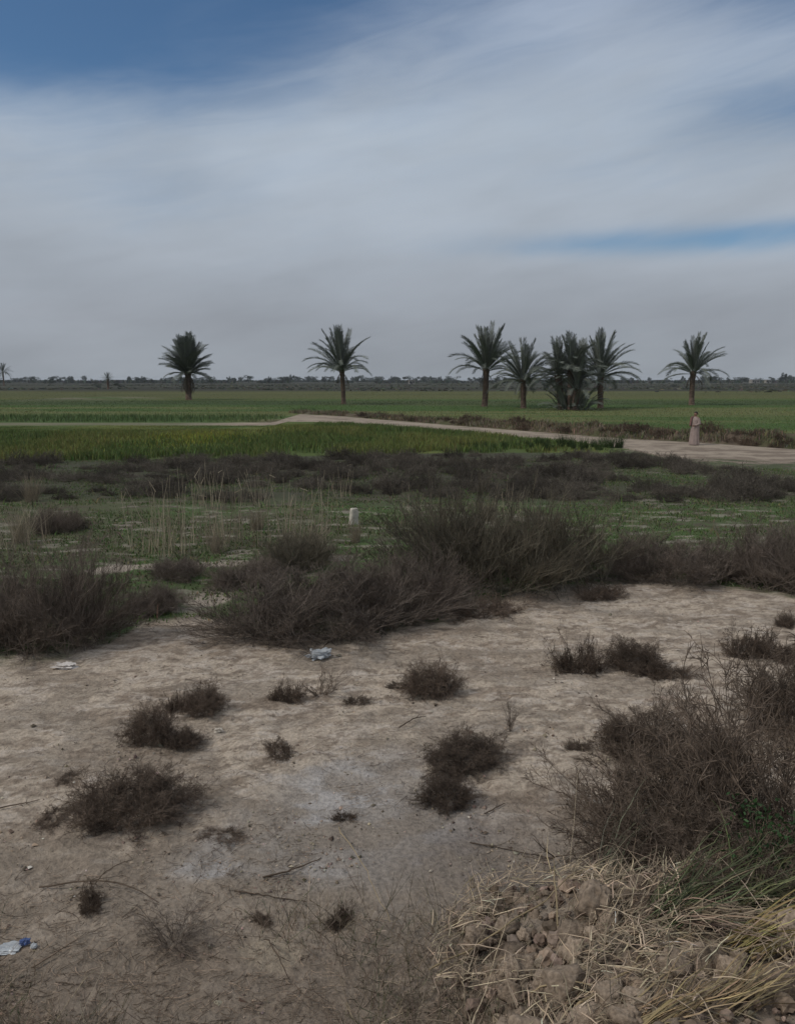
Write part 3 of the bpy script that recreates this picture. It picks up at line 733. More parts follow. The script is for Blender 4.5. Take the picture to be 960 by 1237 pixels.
def trunk_mesh(name, seed, r0=0.5, hh=5.0, flare=1.0):
    g = np.random.default_rng(seed); A, Z = 20, 64
    th = np.linspace(0, 2 * math.pi, A, endpoint=False)[None, :]; z = np.linspace(-0.03, 1, Z)[:, None]
    ph = z * hh * 4.5; row = np.floor(ph); fr = ph - row
    cell = np.abs(((th / (2 * math.pi) * 7 + 0.5 * (row % 2)) % 1) - 0.5) * 2
    scale = 0.14 * (1 - fr) * (1 - cell ** 2)
    r = r0 / 2 * (1.0 + 0.22 * np.exp(-z * 9) * flare + 0.28 * np.exp(-((1 - z) / 0.13) ** 2)) * (0.92 + scale + 0.06 * g.normal(0, 1, (Z, A)))
    lx = 0.10 * np.sin(z * 2.1 + seed) * z; ly = 0.08 * np.cos(z * 1.7 + seed) * z
    V = np.stack([r * np.cos(th) + lx, r * np.sin(th) + ly, np.broadcast_to(z * hh, r.shape)], -1).reshape(-1, 3)
    i = np.arange(A)[None, :]; j = (i + 1) % A; k = (np.arange(Z - 1) * A)[:, None]
    F = np.stack([k + i, k + j, k + A + j, k + A + i], -1).reshape(-1, 4)
    cap = (np.arange(A) + (Z - 1) * A)[None, :]
    tint = np.repeat(np.interp(z[:, 0], [0, .15, .3, .8, 1], [1.5, 1.4, 1.0, 0.9, 0.75]) , A) * g.uniform(.8, 1.2, A * Z)
    return mk(name, V, [F, cap], M['trunk'], tint, None, True, link=False), (lx[-1, 0], ly[-1, 0])

def add_frond(parent, kind, base, az, el, L, rg, name='frond', wide=1.0):
    me = rg.choice(FR[kind])
    o = add(name, me, parent, base)
    o.rotation_euler = (Matrix.Rotation(az, 3, 'Z') @ Matrix.Rotation(-el, 3, 'Y') @ Matrix.Rotation(rg.uniform(-.5, .5), 3, 'X')).to_euler()
    o.scale = (L, L * rg.uniform(.85, 1.15) * wide, L)
    return o

GP = 'date palms standing in the fields'
def palm(u, v, vtop, vcrown, halfw, label, seed, n=56, compact=0.0, tr=0.6, lowcut=0.32):
    p = gpt(u, v); s = depth_of(p) / FPX
    th = (v - vcrown) * s; L1 = (vcrown - vtop) * s; Lh = halfw * s
    root = empty('date_palm', p); tag(root, label, 'palm tree', GP)
    rg = random.Random(seed)
    me, (lx, ly) = trunk_mesh('palm_trunk', seed, tr, th)
    add('trunk', me, root)
    for k in range(n):
        q = (k + 0.5) / n
        el = R(88) * (1 - q) ** (0.9 - .25 * compact) + lowcut * q + rg.gauss(0, .13)
        az = k * 2.39996 + rg.gauss(0, .32)
        e = max(0, math.sin(el)); L = (L1 * 1.02 * e + Lh * 1.10 * (1 - e)) * rg.uniform(.76, 1.06)
        kind = 's' if el > 1.2 else ('m' if el > 0.75 - 0.5 * compact else 'a')
        add_frond(root, kind, (lx + .10 * math.cos(az), ly + .10 * math.sin(az), th - .12 - (.25 + .3 * compact) * q + rg.uniform(-.05, .05)), az, el, L, rg, 'frond', 1 + 1.0 * compact)
    for k in range(4 if compact == 0 else 0):
        az = rg.uniform(0, 6.28)
        add_frond(root, 'd', (lx + .2 * math.cos(az), ly + .2 * math.sin(az), th - .4), az, R(rg.uniform(-70, -25)), rg.uniform(1.4, 2.6), rg, 'dead_frond')
    root.rotation_euler = (R(rg.uniform(-2, 2)), R(rg.uniform(-2.5, 2.5)), 0)
    return root, p, th, s, rg

palm(415, 488, 398, 447, 39, 'lone date palm with open crown right of the shaggy palm', 1, 50)
palm(585, 491, 394, 446, 42, 'tall date palm, leftmost of the palm group', 2, 56, tr=.72)
palm(632, 493, 412, 458, 40, 'shorter date palm between the leftmost and the bushy clump', 3, 58, tr=.62, lowcut=0.1)
palm(725, 493, 402, 452, 44, 'date palm just right of the bushy palm clump', 4, 60, tr=.66, lowcut=0.1)
palm(835, 489, 404, 449, 40, 'lone date palm standing behind the robed person', 5, 46, tr=.68, lowcut=.2)
# shaggy palm on the left: dense crown and a skirt of dead fronds
root, p, th, s, rg = palm(228, 483, 406, 449, 19, 'dense shaggy date palm with hanging dead fronds, leftmost big palm', 6, 98, compact=1.0, tr=0.95, lowcut=0.16)
for k in range(12):
    az = k * 2.1 + rg.uniform(-.3, .3)
    add_frond(root, 'd', (.2 * math.cos(az), .2 * math.sin(az), th - .35), az, R(rg.uniform(-78, -50)), rg.uniform(3.0, 3.9), rg, 'dead_frond')
for k in range(5):
    az = k * 1.3 - 0.4
    add_frond(root, 'a', (.2 * math.cos(az), .2 * math.sin(az), th - .3), az, R(rg.uniform(-5, 12)), rg.uniform(4.2, 5.0), rg)
# bushy clump
p = gpt(688, 495); s = depth_of(p) / FPX
root = empty('palm_clump', p); tag(root, 'bushy clump of several date palm stems with fronds down to the ground', 'palm tree', GP)
rg = random.Random(77)
for k, (dx, dy, vt, nf) in enumerate([(-9, .6, 453, 28), (0, -.3, 448, 30), (8, .8, 456, 26), (3, -1.2, 470, 16)]):
    th = (495 - vt) * s; tl = (-6, 0, 6, 3)[k]; me, (lx, ly) = trunk_mesh('clump_trunk', 90 + k, 0.75, th)
    add('trunk', me, root, (dx * s, dy, 0), (0, R(tl), 0))
    tx = dx * s + math.sin(R(tl)) * th
    for j in range(nf):
        q = (j + .5) / nf; el = R(86) * (1 - q) ** .9 + .12 * q + rg.gauss(0, .12); az = j * 2.39996 + k + rg.gauss(0, .3)
        add_frond(root, 's' if el > 1.2 else 'm' if el > .9 else 'a', (tx + lx, dy + ly, th - .15 - .3 * q), az, el, rg.uniform(3.2, 4.5), rg, 'frond', 1.4)
for j in range(84):
    az = rg.uniform(0, 6.28); el = R(rg.uniform(28, 78)); r = rg.uniform(.3, 1.7)
    add_frond(root, 'm' if el > .9 else 'a', (r * math.cos(az) + .2, r * math.sin(az) * .7 - .5, 0.0), az, el, rg.uniform(1.2, 3.6) * (.45 + .6 * math.sin(el)), rg, 'basal_frond', 1.3)

# small far palms
def small_palm(u, v, hpx, label, seed, n=26, tr=.8):
    p = gpt(u, v); s = depth_of(p) / FPX; hh = hpx * s
    root = empty('far_palm', p); tag(root, label, 'palm tree'); rg = random.Random(seed)
    me, _ = trunk_mesh('far_palm_trunk', seed, tr, hh * .6); add('trunk', me, root)
    for k in range(n):
        q = (k + .5) / n; el = R(85) * (1 - q) - .35 * q
        add_frond(root, 's' if el > .9 else 'm' if el > .3 else 'a', (0, 0, hh * .6), k * 2.4, el, hh * .42, rg)
small_palm(5, 466, 27, 'tiny far palm at the left edge on the horizon', 21)
small_palm(131, 470, 20, 'tiny far palm between two small bushes left of the shaggy palm', 22, 30)
small_palm(633, 469, 18, 'tiny far palm seen through the palm group', 23, 26)

# ------------------------------------------------------------------ far trees
def tree_mesh(name, seed, shape):
    g = np.random.default_rng(seed); B = Bag()
    V, F = tubes(np.array([[[0, 0, -.05], [0.02, 0, .2], [0, .02, .5]]]), np.array([.05]), np.array([.025]), 5); B.put(V, F, .8)
    nb = 9; c = np.stack([g.normal(0, .26, nb) * shape, g.normal(0, .26, nb) * shape, g.uniform(.32, .85, nb)], 1); rr_ = g.uniform(.13, .24, nb)
    i = g.integers(0, nb, 900); d = norm(g.normal(0, 1, (900, 3))) * (g.uniform(.3, 1, 900) ** .4)[:, None]
    p = c[i] + d * rr_[i][:, None] * np.array([[shape, shape, 1]]); u = norm(g.normal(0, 1, (900, 3))) * .045; v = norm(g.normal(0, 1, (900, 3))) * .03
    B.put(np.stack([p - u, p + v, p + u, p - v], 1).reshape(-1, 3), np.arange(3600).reshape(-1, 4), np.repeat(g.uniform(.6, 1.4, 900), 4))
    return B.build(name, M['tree'], link=False)
TM = [tree_mesh('far_tree_%d' % k, 860 + k, (1.3, .8, 1.6, .6, 1.1)[k]) for k in range(5)]
def far_tree(u, dist, hpx, label, group=None, k=0, name='far_tree', wf=1.0):
    x = (u - 480) / FPX * dist * 1.0; s = hpx * dist / FPX
    o = add(name, TM[k], None, (x, dist, float(h(x, dist)) - .2), (0, 0, u), (s * wf, s * wf, s)); tag(o, label, 'tree', group); return o
for u, d_, hp, k, lab, wf in [
    (493, 700, 10, 0, 'roundest lone tree on the horizon beside a tiny pale house', 1), (122, 320, 7, 2, 'small dark bush left of the tiny far palm', 1),
    (147, 330, 7, 0, 'small dark bush right of the tiny far palm', 1.3), (327, 700, 9, 3, 'thin tall tree on the horizon between shaggy and lone palm', .9),
    (655, 360, 6, 0, 'small dark bush behind the bushy palm clump', 1.1), (66, 600, 8, 2, 'small dark tree on the grey field at the left', 1),
    (937, 900, 12, 3, 'tall far tree on the horizon near the right edge', 1.1), (948, 1000, 10, 1, 'second tall far tree right next to the right edge', 1.1),
    (810, 380, 3.5, 2, 'low dark bush on the grey field left of the lone right palm', 2.0), (849, 800, 9, 2, 'dark round tree on the horizon right of the lone right palm', 1),
    (258, 650, 10, 2, 'tree clump on the horizon just right of the shaggy palm', 1)]:
    far_tree(u, d_, hp, lab, None, k, 'far_tree', wf)
rt = random.Random(31)
for k in range(190):
    u = rt.uniform(-30, 990)
    dens = 0.45 if u < 150 else 1.0
    if rt.random() > dens: continue
    dist = rt.uniform(900, 1500)
    hp = rt.uniform(2.4, 5.0) + 3.3 * FPX / dist + (1.5 if rt.random() < .12 else 0)
    far_tree(u, dist, hp, 'small dark tree in the long treeline on the horizon', 'trees of the far treeline', rt.randrange(5), 'far_tree', rt.uniform(.9, 1.5))
# scrubby understorey of the treeline
n = 26000
u = rng.uniform(-60, 1020, n); y = rng.uniform(850, 1500, n); x = (u - 480) / FPX * y
keep = fbm(u * .03, y * .002, 211, 3) > np.where(u < 150, .50, .40); x, y = x[keep], y[keep]; n = len(x)
grass_obj('distant_scrub', x, y, rng.uniform(1.0, 4.2, n), rng.uniform(1.5, 4, n), jit((0.05, 0.056, 0.042), rng, n), rng, 'dark scrub under the long treeline on the horizon', 'scrub', .2)

# far pale houses
def house(u, dist, wm, hm, label):
    x = (u - 480) / FPX * dist
    root = empty('farm_house', (x, dist, float(h(x, dist)) - .1), .2); tag(root, label, 'house')
    def box(name, cx, cy, cz, sx, sy, sz, mat):
        V = np.array([(cx + a * sx / 2, cy + b * sy / 2, cz + c * sz / 2) for c in (-1, 1) for b in (-1, 1) for a in (-1, 1)])
        F = np.array([(0, 2, 3, 1), (4, 5, 7, 6), (0, 1, 5, 4), (2, 6, 7, 3), (0, 4, 6, 2), (1, 3, 7, 5)])
        o = mk(name, V, [F], M[mat], None, None, False); o.parent = root; return o
    box('wall', 0, 0, hm / 2, wm, wm * .6, hm, 'plaster')
    box('roof', 0, 0, hm + .2, wm + .5, wm * .6 + .5, .4, 'plaster')
    box('door', -wm * .1, -wm * .3 - .03, 1.05, 1.1, .1, 2.1, 'dark')
    for q in (-.35, .25): box('window', wm * q, -wm * .3 - .03, hm * .55, 1.3, .1, 1.2, 'dark')
house(905, 820, 9, 3.6, 'tiny pale flat roofed house far off near the right edge')
house(497, 640, 5, 3.2, 'tiny pale flat roofed house beside the roundest horizon tree')
house(921, 840, 6, 3.4, 'tiny pale house, the one nearer the two tall right trees')

# ------------------------------------------------------------------ marker stone
def marker():
    p = gpt(427, 633); s = depth_of(p) / FPX; hh = 19.5 * s; w = 10.5 * s
    zs = [-.05, 0, .25, .55, .85, .94, 1.0]; ws = [1.1, 1.1, 1.02, .96, .92, .86, .62]
    V = []; 
    g = np.random.default_rng(3)
    A = 16
    for z, k in zip(zs, ws):
        for a in range(A):
            t = a / A * 2 * math.pi; c, s_ = math.cos(t), math.sin(t)
            q = (abs(c) ** 6 + abs(s_) ** 6) ** (-1 / 6)
            V.append((w / 2 * k * q * c + g.normal(0, .004), w / 2 * k * .8 * q * s_ + g.normal(0, .004), z * hh + g.normal(0, .003)))
    n = len(zs); F = [[i * A + a, i * A + (a + 1) % A, (i + 1) * A + (a + 1) % A, (i + 1) * A + a] for i in range(n - 1) for a in range(A)]
    o = mk('marker_post', V, [np.array(F), np.array([[(n - 1) * A + a for a in range(A)]])], M['marker'], None, None, True)
    o.location = p; o.rotation_euler = (0, R(3), .35)
    tag(o, 'small weathered white boundary marker standing on the green flat', 'marker post')
marker()

# ------------------------------------------------------------------ litter
def crumple(name, u, v, wpx, flat, mat, seed, label, cat, rz=0, amp=.55, asp=.7):
    p = gpt(u, v); s = wpx * depth_of(p) / FPX / 2
    bm_ = __import__('bmesh').new(); __import__('bmesh').ops.create_icosphere(bm_, subdivisions=4, radius=1)
    V = np.array([q.co[:] for q in bm_.verts]); F = np.array([[q.index for q in f.verts] for f in bm_.faces]); bm_.free()
    rdg = np.abs(vnoise3(V * 1.6 + 3, seed) - .5) * 2; rdg2 = np.abs(vnoise3(V * 4.0 + 7, seed + 1) - .5) * 2
    r = 1 - amp * (1 - rdg) * .8 - .22 * (1 - rdg2) + .35 * (vnoise3(V * 1.1, seed + 2) - .5)
    V = V * r[:, None] * np.array([[1, asp, flat]]); V[:, 2] = np.maximum(V[:, 2], -flat * .35)
    V *= s / np.abs(V[:, 0]).max(); V[:, 2] -= V[:, 2].min()
    o = mk(name, V, [F], mat, None, None, False); o.location = p; o.rotation_euler = (0, 0, rz)
    tag(o, label, cat); return o
film = simple_mat('grey_plastic_film', (0.40, 0.42, 0.43), .35, .25, 6, .3, 0, .5, False)
rag = simple_mat('dirty_white_cloth', (0.58, 0.54, 0.50), .9, .3, 9, .3, 0, .1, False)
bone = simple_mat('white_scrap', (0.62, 0.56, 0.47), .8, .2, 9, .2, 0, .2, False)
blue = simple_mat('blue_print_plastic', (0.06, 0.10, 0.24), .4, .3, 9, .2, 0, .5, False)
crumple('plastic_bag', 386, 795, 38, .48, film, 11, 'crumpled pale grey plastic bag in front of the wide dark bush', 'plastic bag', .2)
crumple('cloth_rag', 79, 807, 38, .25, rag, 12, 'crumpled dirty white rag on the sand below the left bush', 'rag', -.1, .6, .35)
crumple('litter_scrap', 264, 884, 13, .6, bone, 13, 'tiny white scrap beside the cluster of three dead bushes', 'litter', .3, .5, .5)
crumple('stone', 520, 883 + 170, 5, .6, bone, 19, 'tiny pale pebble on the soil in the middle', 'pebble', .3, .5, .5)
wr = crumple('plastic_wrapper', 12, 1148, 52, .22, film, 14, 'crumpled blue and white plastic wrapper at the left edge', 'litter', .1, .5, .55)
q = crumple('blue_print', 31, 1144, 16, .6, blue, 15, None, None, .3, .4, .6)
def reparent(c, par):
    c.parent = par; c.matrix_parent_inverse = (Matrix.Translation(par.location) @ par.rotation_euler.to_matrix().to_4x4()).inverted()
    for k in ('label', 'category'):
        if k in c: del c[k]
reparent(q, wr); q.location.z += .02
q = crumple('white_end', 41, 1147, 9, .9, film, 16, None, None, .3, .3, .9); reparent(q, wr); q.location.z += .01

# ------------------------------------------------------------------ sticks
def stick(pts, r, mat, label, lift=.01, name='stick', cat='stick', arch=0.0, forks=3, seed=1, tint=1.0):
    W = [gpt(u, v) for u, v in pts]; g = np.random.default_rng(seed)
    P = np.array([w[:] for w in W]); t = np.linspace(0, 1, len(P)); tt = np.linspace(0, 1, 14)
    Q = np.stack([np.interp(tt, t, P[:, k]) for k in range(3)], 1)
    L = np.linalg.norm(Q[-1] - Q[0]); o0 = Q[0].copy()
    Q[:, 2] = h(Q[:, 0], Q[:, 1]) + lift + arch * np.sin(tt * math.pi)
    Q[:, :2] += g.normal(0, .006 * L ** .5, (14, 2)); Q -= o0
    B = Bag(); V, F = tubes(Q[None], np.array([r]), np.array([r * .5]), 5); B.put(V, F, tint)
    if forks:
        K = kids(Q[None] + np.array([[[0, 0, 5.0]]]), forks, .2, .9, .7, .25, .1, 5, .15, .1, g) - np.array([[[0, 0, 5.0]]])
        V, F = tubes(K, np.full(forks, r * .5), np.full(forks, r * .3)); B.put(V, F, tint)
    o = B.build(name, mat); o.location = o0; tag(o, label, cat); return o
D = M['stick']
stick([(48, 1074), (110, 1072), (160, 1080), (190, 1092)], .006, D, 'long thin dark twig lying below the largest dead bush', .015, arch=.04, seed=2)
stick([(115, 1070), (160, 1042)], .004, D, 'short twig crossing the long thin dark twig', .02, arch=.03, seed=3)
stick([(318, 1062), (350, 1055), (388, 1038)], .007, D, 'dark bent stick left of centre on the grey crust', .012, seed=4)
stick([(284, 1078), (372, 1092)], .005, D, 'thin stick lying below the dark bent stick', .012, seed=5)
stick([(482, 882), (514, 868)], .007, D, 'short knobbly stick above left of the twin bush', .02, arch=.03, forks=1, seed=6)
stick([(38, 1172), (96, 1136)], .006, D, 'straight grey stick right of the blue and white wrapper', .012, forks=0, seed=7, tint=1.6)
stick([(0, 978), (48, 968)], .006, D, 'dark stick at the left edge beside the largest dead bush', .012, seed=8)
stick([(568, 1020), (600, 1026), (668, 1040)], .005, D, 'thin dark stick right of centre before the brown thicket', .012, seed=9)
stick([(320, 1140), (330, 1165), (350, 1190)], .005, D, 'crooked twig standing on the pale bare patch', .03, arch=.08, seed=10)
stick([(585, 985), (610, 972)], .006, D, 'short dark twig right of the twin bush', .012, seed=11)
St = M['straw']
stick([(690, 1240), (770, 1190), (838, 1144)], .0075, St, 'thick pale dry stalk lying across the earth heap', .075, 'dry_stalk', 'stalk', .03, 0, 21)
stick([(520, 1180), (610, 1142), (668, 1104), (720, 1078)], .0055, St, 'long thin dry stalk on the left slope of the earth heap', .05, 'dry_stalk', 'stalk', .08, 1, 22, .75)
stick([(672, 1138), (668, 1100), (670, 1080)], .006, St, 'forked dry stem upright on the earth heap', .10, 'dry_stalk', 'stalk', .10, 2, 23, .75)
stick([(408, 1004), (440, 1062), (472, 1118)], .0035, St, 'very thin pale straw lying low in the middle', .03, 'dry_stalk', 'stalk', .05, 0, 24, .8)
stick([(640, 1214), (720, 1210)], .005, St, 'short bent straw low on the earth heap', .07, 'dry_stalk', 'stalk', .06, 1, 25, .9)
stick([(755, 1195), (790, 1150)], .006, St, 'brownish straw left of the thick pale stalk', .06, 'dry_stalk', 'stalk', .03, 0, 26, .7)
stick([(905, 1008), (925, 1010), (945, 1003), (975, 1022)], .007, St, 'pale curved stem over the green weed at the right', .55, 'dry_stalk', 'stalk', .12, 0, 27, 1.1)

# twig litter and crumbs on the sand
n = 11000
u = rng.uniform(-40, 1000, n); v = 700 + 560 * rng.uniform(0, 1, n) ** .75
xy = np.array([gp(a, b) for a, b in zip(u, v)]); x, y = xy[:, 0], xy[:, 1]
cl = fbm(x * 1.4, y * 1.4, 221, 3); ok = (y < sand_y(x) + .3) & (cl > .40 + .2 * rng.uniform(0, 1, n)); x, y = x[ok], y[ok]; n = len(x)
L = rng.lognormal(math.log(.045), .7, n); a = rng.normal(0, .9, n); d = np.stack([np.cos(a), np.sin(a), rng.normal(.02, .10, n)], 1)
P0 = np.stack([x, y, h(x, y) + .008], 1); t = np.linspace(-.5, .5, 4)
bendv = np.cross(d, [[0, 0, 1]]) * rng.normal(0, .12, n)[:, None]
P = np.stack([P0 + d * (L * k)[:, None] + bendv * (L * (k * k * 4 - .5))[:, None] for k in t], 1)
P[..., 2] = np.maximum(P[..., 2], P0[:, None, 2] - .004)
ds = np.maximum(1, P0[:, 1] / 6.0)
V, F = tubes(P, rng.uniform(.0009, .0026, n) * ds, rng.uniform(.0006, .0016, n) * ds)
o = mk('twig_litter', V, [F], M['stick'], np.repeat(np.where(rng.uniform(0, 1, n) < .35, 2.6, 1.0) * rng.uniform(.6, 1.4, n), 12)); tag(o, 'small broken twigs littered over the bare sand', 'twigs', kind='stuff')

def lumps(x, y, r, rng, zoff=0.0, zbase=None):
    n = len(x); o6 = np.array([(1, 0, 0), (0, 1, 0), (-1, 0, 0), (0, -1, 0), (0, 0, 1), (0, 0, -1)], float)
    f8 = np.array([(0, 1, 4), (1, 2, 4), (2, 3, 4), (3, 0, 4), (1, 0, 5), (2, 1, 5), (3, 2, 5), (0, 3, 5)])
    V = o6[None] * (1 + rng.normal(0, .25, (n, 6, 1))) * r[:, None, None] + rng.normal(0, .2, (n, 6, 3)) * r[:, None, None]
    V[..., 2] *= .7
    z = h(x, y) if zbase is None else zbase
    V = V + np.stack([x, y, z + zoff], 1)[:, None, :]
    return V.reshape(-1, 3), (np.arange(n)[:, None, None] * 6 + f8[None]).reshape(-1, 3)
n = 16000
u = rng.uniform(-40, 1000, n); v = 705 + 560 * rng.uniform(0, 1, n) ** .7
xy = np.array([gp(a, b) for a, b in zip(u, v)]); x, y = xy[:, 0], xy[:, 1]
cl = fbm(x * 2.2, y * 2.2, 231, 3); ok = (y < sand_y(x) + .4) & (cl > .38 + .3 * rng.uniform(0, 1, n)); x, y = x[ok], y[ok]; n = len(x)
r = np.minimum(rng.lognormal(math.log(.006), .55, n), .03)
V, F = lumps(x, y, r, rng)
c = jit((0.27, 0.215, 0.165), rng, n, .3, .05); w = rng.uniform(0, 1, n) < .05; c[w] = jit((0.5, .46, .4), rng, w.sum(), .15, .04); w = rng.uniform(0, 1, n) < .2; c[w] = jit((0.10, .078, .06), rng, w.sum(), .3, .05)
o = mk('soil_crumbs', V, [F], M['grass'], None, np.repeat(c, 6, 0), False); tag(o, 'loose soil crumbs and pale pebbles over the sand', 'crumbs', kind='stuff')

# ------------------------------------------------------------------ earth heap
ex0, ey0 = 1.5, 3.8
hr = empty('earth_heap', (ex0, ey0, float(h(ex0, ey0)))); tag(hr, 'heap of dug brown earth clods at the bottom right', 'earth heap')
xs = np.arange(-.2, 3.8, .011); ys = np.arange(2.5, 5.15, .011); X, Y = np.meshgrid(xs, ys); x = X.ravel(); y = Y.ravel()
hv = heap(x, y); w = sstep(.02, .12, hv)
rd = np.abs(fbm(x * 4.5, y * 4.5, 241, 4) - .5) * 2; rd2 = fbm(x * 11, y * 11, 242, 4)
gw = np.random.default_rng(77); dome = np.zeros(len(x)); tone = np.ones(len(x)); nrm = np.stack([x, y], 1)
for k in range(1500):
    cx, cy = gw.uniform(-.2, 3.8), gw.uniform(2.6, 5.1); r_ = min(.12, gw.lognormal(math.log(.042), .45)); asp_ = gw.uniform(.7, 1.4)
    sel = np.where((np.abs(x - cx) < r_ * 1.5) & (np.abs(y - cy) < r_ * 1.5))[0]
    q_ = ((x[sel] - cx) / r_ / asp_) ** 2 + ((y[sel] - cy) / r_ * asp_) ** 2
    dz_ = gw.uniform(.6, 1.3) * r_ * np.sqrt(np.clip(1 - q_, 0, 1)); up_ = dz_ > dome[sel]
    dome[sel] = np.maximum(dome[sel], dz_); tone[sel[up_]] = gw.uniform(.72, 1.4)
rd4 = fbm(x * 24, y * 24, 245, 3)
rd3 = np.abs(fbm(x * 2.6, y * 2.6, 244, 3) - .5) * 2
z = h(x, y) + w * (dome - .03 + .10 * (rd - .28) + .12 * (rd3 - .25) + .05 * (rd2 - .45) + .03 * (rd4 - .5)) - (1 - w) * .05
nx, ny = len(xs), len(ys); i = (np.arange(ny - 1)[:, None] * nx + np.arange(nx - 1)[None, :]).ravel()
cc = mixc(np.broadcast_to(np.array([[.27, .212, .16]]), (len(x), 3)), np.broadcast_to(np.array([[.12, .09, .067]]), (len(x), 3)), sstep(.48, .66, fbm(x * 3, y * 3, 243, 4)))
cc = cc * tone[:, None]
o = mk('soil', np.stack([x - ex0, y - ey0, z - hr.location.z], 1), [np.stack([i, i + 1, i + nx + 1, i + nx], 1)], M['soil'], None, cc); o.parent = hr
def clod_mesh(k):
    import bmesh
    b = bmesh.new(); bmesh.ops.create_icosphere(b, subdivisions=4, radius=1); V = np.array([q.co[:] for q in b.verts]); F = np.array([[q.index for q in f.verts] for f in b.faces]); b.free()
    r = 1 + .75 * (vnoise3(V * 1.4 + k * 9, k) - .5) + .42 * (vnoise3(V * 3.3, k + 5) - .5) + .22 * (vnoise3(V * 7.5, k + 9) - .5) + .12 * (vnoise3(V * 16, k + 11) - .5)
    g = np.random.default_rng(k + 200); U = norm(V); lim = np.full(len(V), 9.0)
    for nn_ in norm(g.normal(0, 1, (9, 3))):
        dt = U @ nn_; lim = np.where(dt > .15, np.minimum(lim, g.uniform(.66, .95) / np.maximum(dt, .15)), lim)
    r = np.minimum(r, lim + .20 * (vnoise3(V * 4.0, k + 31) - .5) + .12 * (vnoise3(V * 11.0, k + 33) - .5))
    V = V * r[:, None] * np.array([[1, .85, .75]])
    return mk('clod_%d' % k, V, [F], M['clod'], None, None, True, link=False)
CL = [clod_mesh(k) for k in range(8)]
rc = random.Random(4); k = 0
while k < 100:
    x = rc.uniform(.1, 3.0); y = rc.uniform(3.1, 4.75)
    if float(heap(np.array(x), np.array(y))) < .06: continue
    r = min(.115, rc.lognormvariate(math.log(.050), .45)) * (1.2 if y < 4.0 else 0.85)
    add('clod', CL[k % 8], hr, (x - ex0, y - ey0, float(h(x, y)) - hr.location.z + .03 + r * .25), (rc.uniform(0, 6), rc.uniform(0, 6), rc.uniform(0, 6)), (r, r, r)); k += 1
n = 2600; x = rng.uniform(-.1, 3.4, n); y = rng.uniform(2.9, 5.0, n); hv = heap(x, y); ok = hv > .03 + .1 * rng.uniform(0, 1, n) ** 2; x, y = x[ok], y[ok]; n = len(x)
import bmesh
b_ = bmesh.new(); bmesh.ops.create_icosphere(b_, subdivisions=2, radius=1); V0 = np.array([q.co[:] for q in b_.verts]); F0 = np.array([[q.index for q in f.verts] for f in b_.faces]); b_.free()
var = [V0 * (1 + .9 * (vnoise3(V0 * 1.5 + k * 7, k + 60) - .5) + .5 * (vnoise3(V0 * 3.6, k + 70) - .5) + np.random.default_rng(k).normal(0, .12, len(V0)))[:, None] for k in range(8)]
r = np.minimum(rng.lognormal(math.log(.014), .6, n), .05); pick = rng.integers(0, 8, n); vv_ = []
for k in range(n):
    m3 = np.array(Euler(rng.uniform(0, 6.28, 3)).to_matrix())
    vv_.append(var[pick[k]] @ m3.T * r[k] + np.array([x[k] - ex0, y[k] - ey0, float(h(x[k], y[k])) - hr.location.z + .02 + r[k] * .2]))
F = (np.arange(n)[:, None, None] * len(V0) + F0[None]).reshape(-1, 3)
o = mk('crumbs', np.concatenate(vv_), [F], M['clodcol'], None, np.repeat(jit((.22, .172, .130), rng, n, .3, .03), len(V0), 0), False); o.parent = hr; o['kind'] = 'stuff'

# ------------------------------------------------------------------ straw, long grass
def leaves(name, roots, tips, wid, sag, cols, mat, seed, link=True):
    """flat bent blades from roots to tips"""
    g = np.random.default_rng(seed); n = len(roots); S = 7
    P = bez(roots, tips, S, sag, .09, g)
    side = norm(np.cross(tips - roots, g.normal(0, 1, (n, 3)) * .6 + np.array([[0, 0, 1.0]])))
    t = np.linspace(0, 1, S); prof = np.interp(t, [0, .15, .6, 1], [.7, 1, .8, .1])
    V = np.stack([P - side[:, None] * (wid[:, None] * prof[None] / 2)[..., None], P + side[:, None] * (wid[:, None] * prof[None] / 2)[..., None]], 2).reshape(-1, 3)
    o = (np.arange(n) * S * 2)[:, None, None]; s = (np.arange(S - 1) * 2)[None, :, None]
    F = (o + s + np.array([[[0, 1, 3, 2]]])).reshape(-1, 4)
    return mk(name, V, [F], mat, None, np.repeat(cols, S * 2, 0), True, link)

# straw scattered over the heap
n = 11000
x = rng.uniform(-.1, 3.2, n); y = rng.uniform(3.1, 4.95, n); hv = heap(x, y); ok = hv > .03; x, y = x[ok], y[ok]; n = len(x)
mt = fbm(x * 2.6, y * 2.6, 271, 3); ok = mt > .36 + .2 * rng.uniform(0, 1, n) ** 2; x, y = x[ok], y[ok]; n = len(x)
a = rng.normal(.5, .8, n) + 1.2 * (fbm(x * 1.5, y * 1.5, 272, 2) - .5); L = rng.lognormal(math.log(.12), .65, n)
p = np.stack([x, y, h(x, y) + rng.uniform(.05, .15, n)], 1); tp = p + np.stack([np.cos(a), np.sin(a), rng.normal(.0, .15, n)], 1) * L[:, None]; tp[:, 2] = np.maximum(tp[:, 2], h(tp[:, 0], tp[:, 1]) + .04)
o = leaves('loose_straw', p, tp, rng.uniform(.0025, .0070, n), .12, jit((.33, .26, .18), rng, n, .45, .03), M['longgrass'], 31); tag(o, 'loose dry straw strewn over the earth heap', 'straw', kind='stuff')

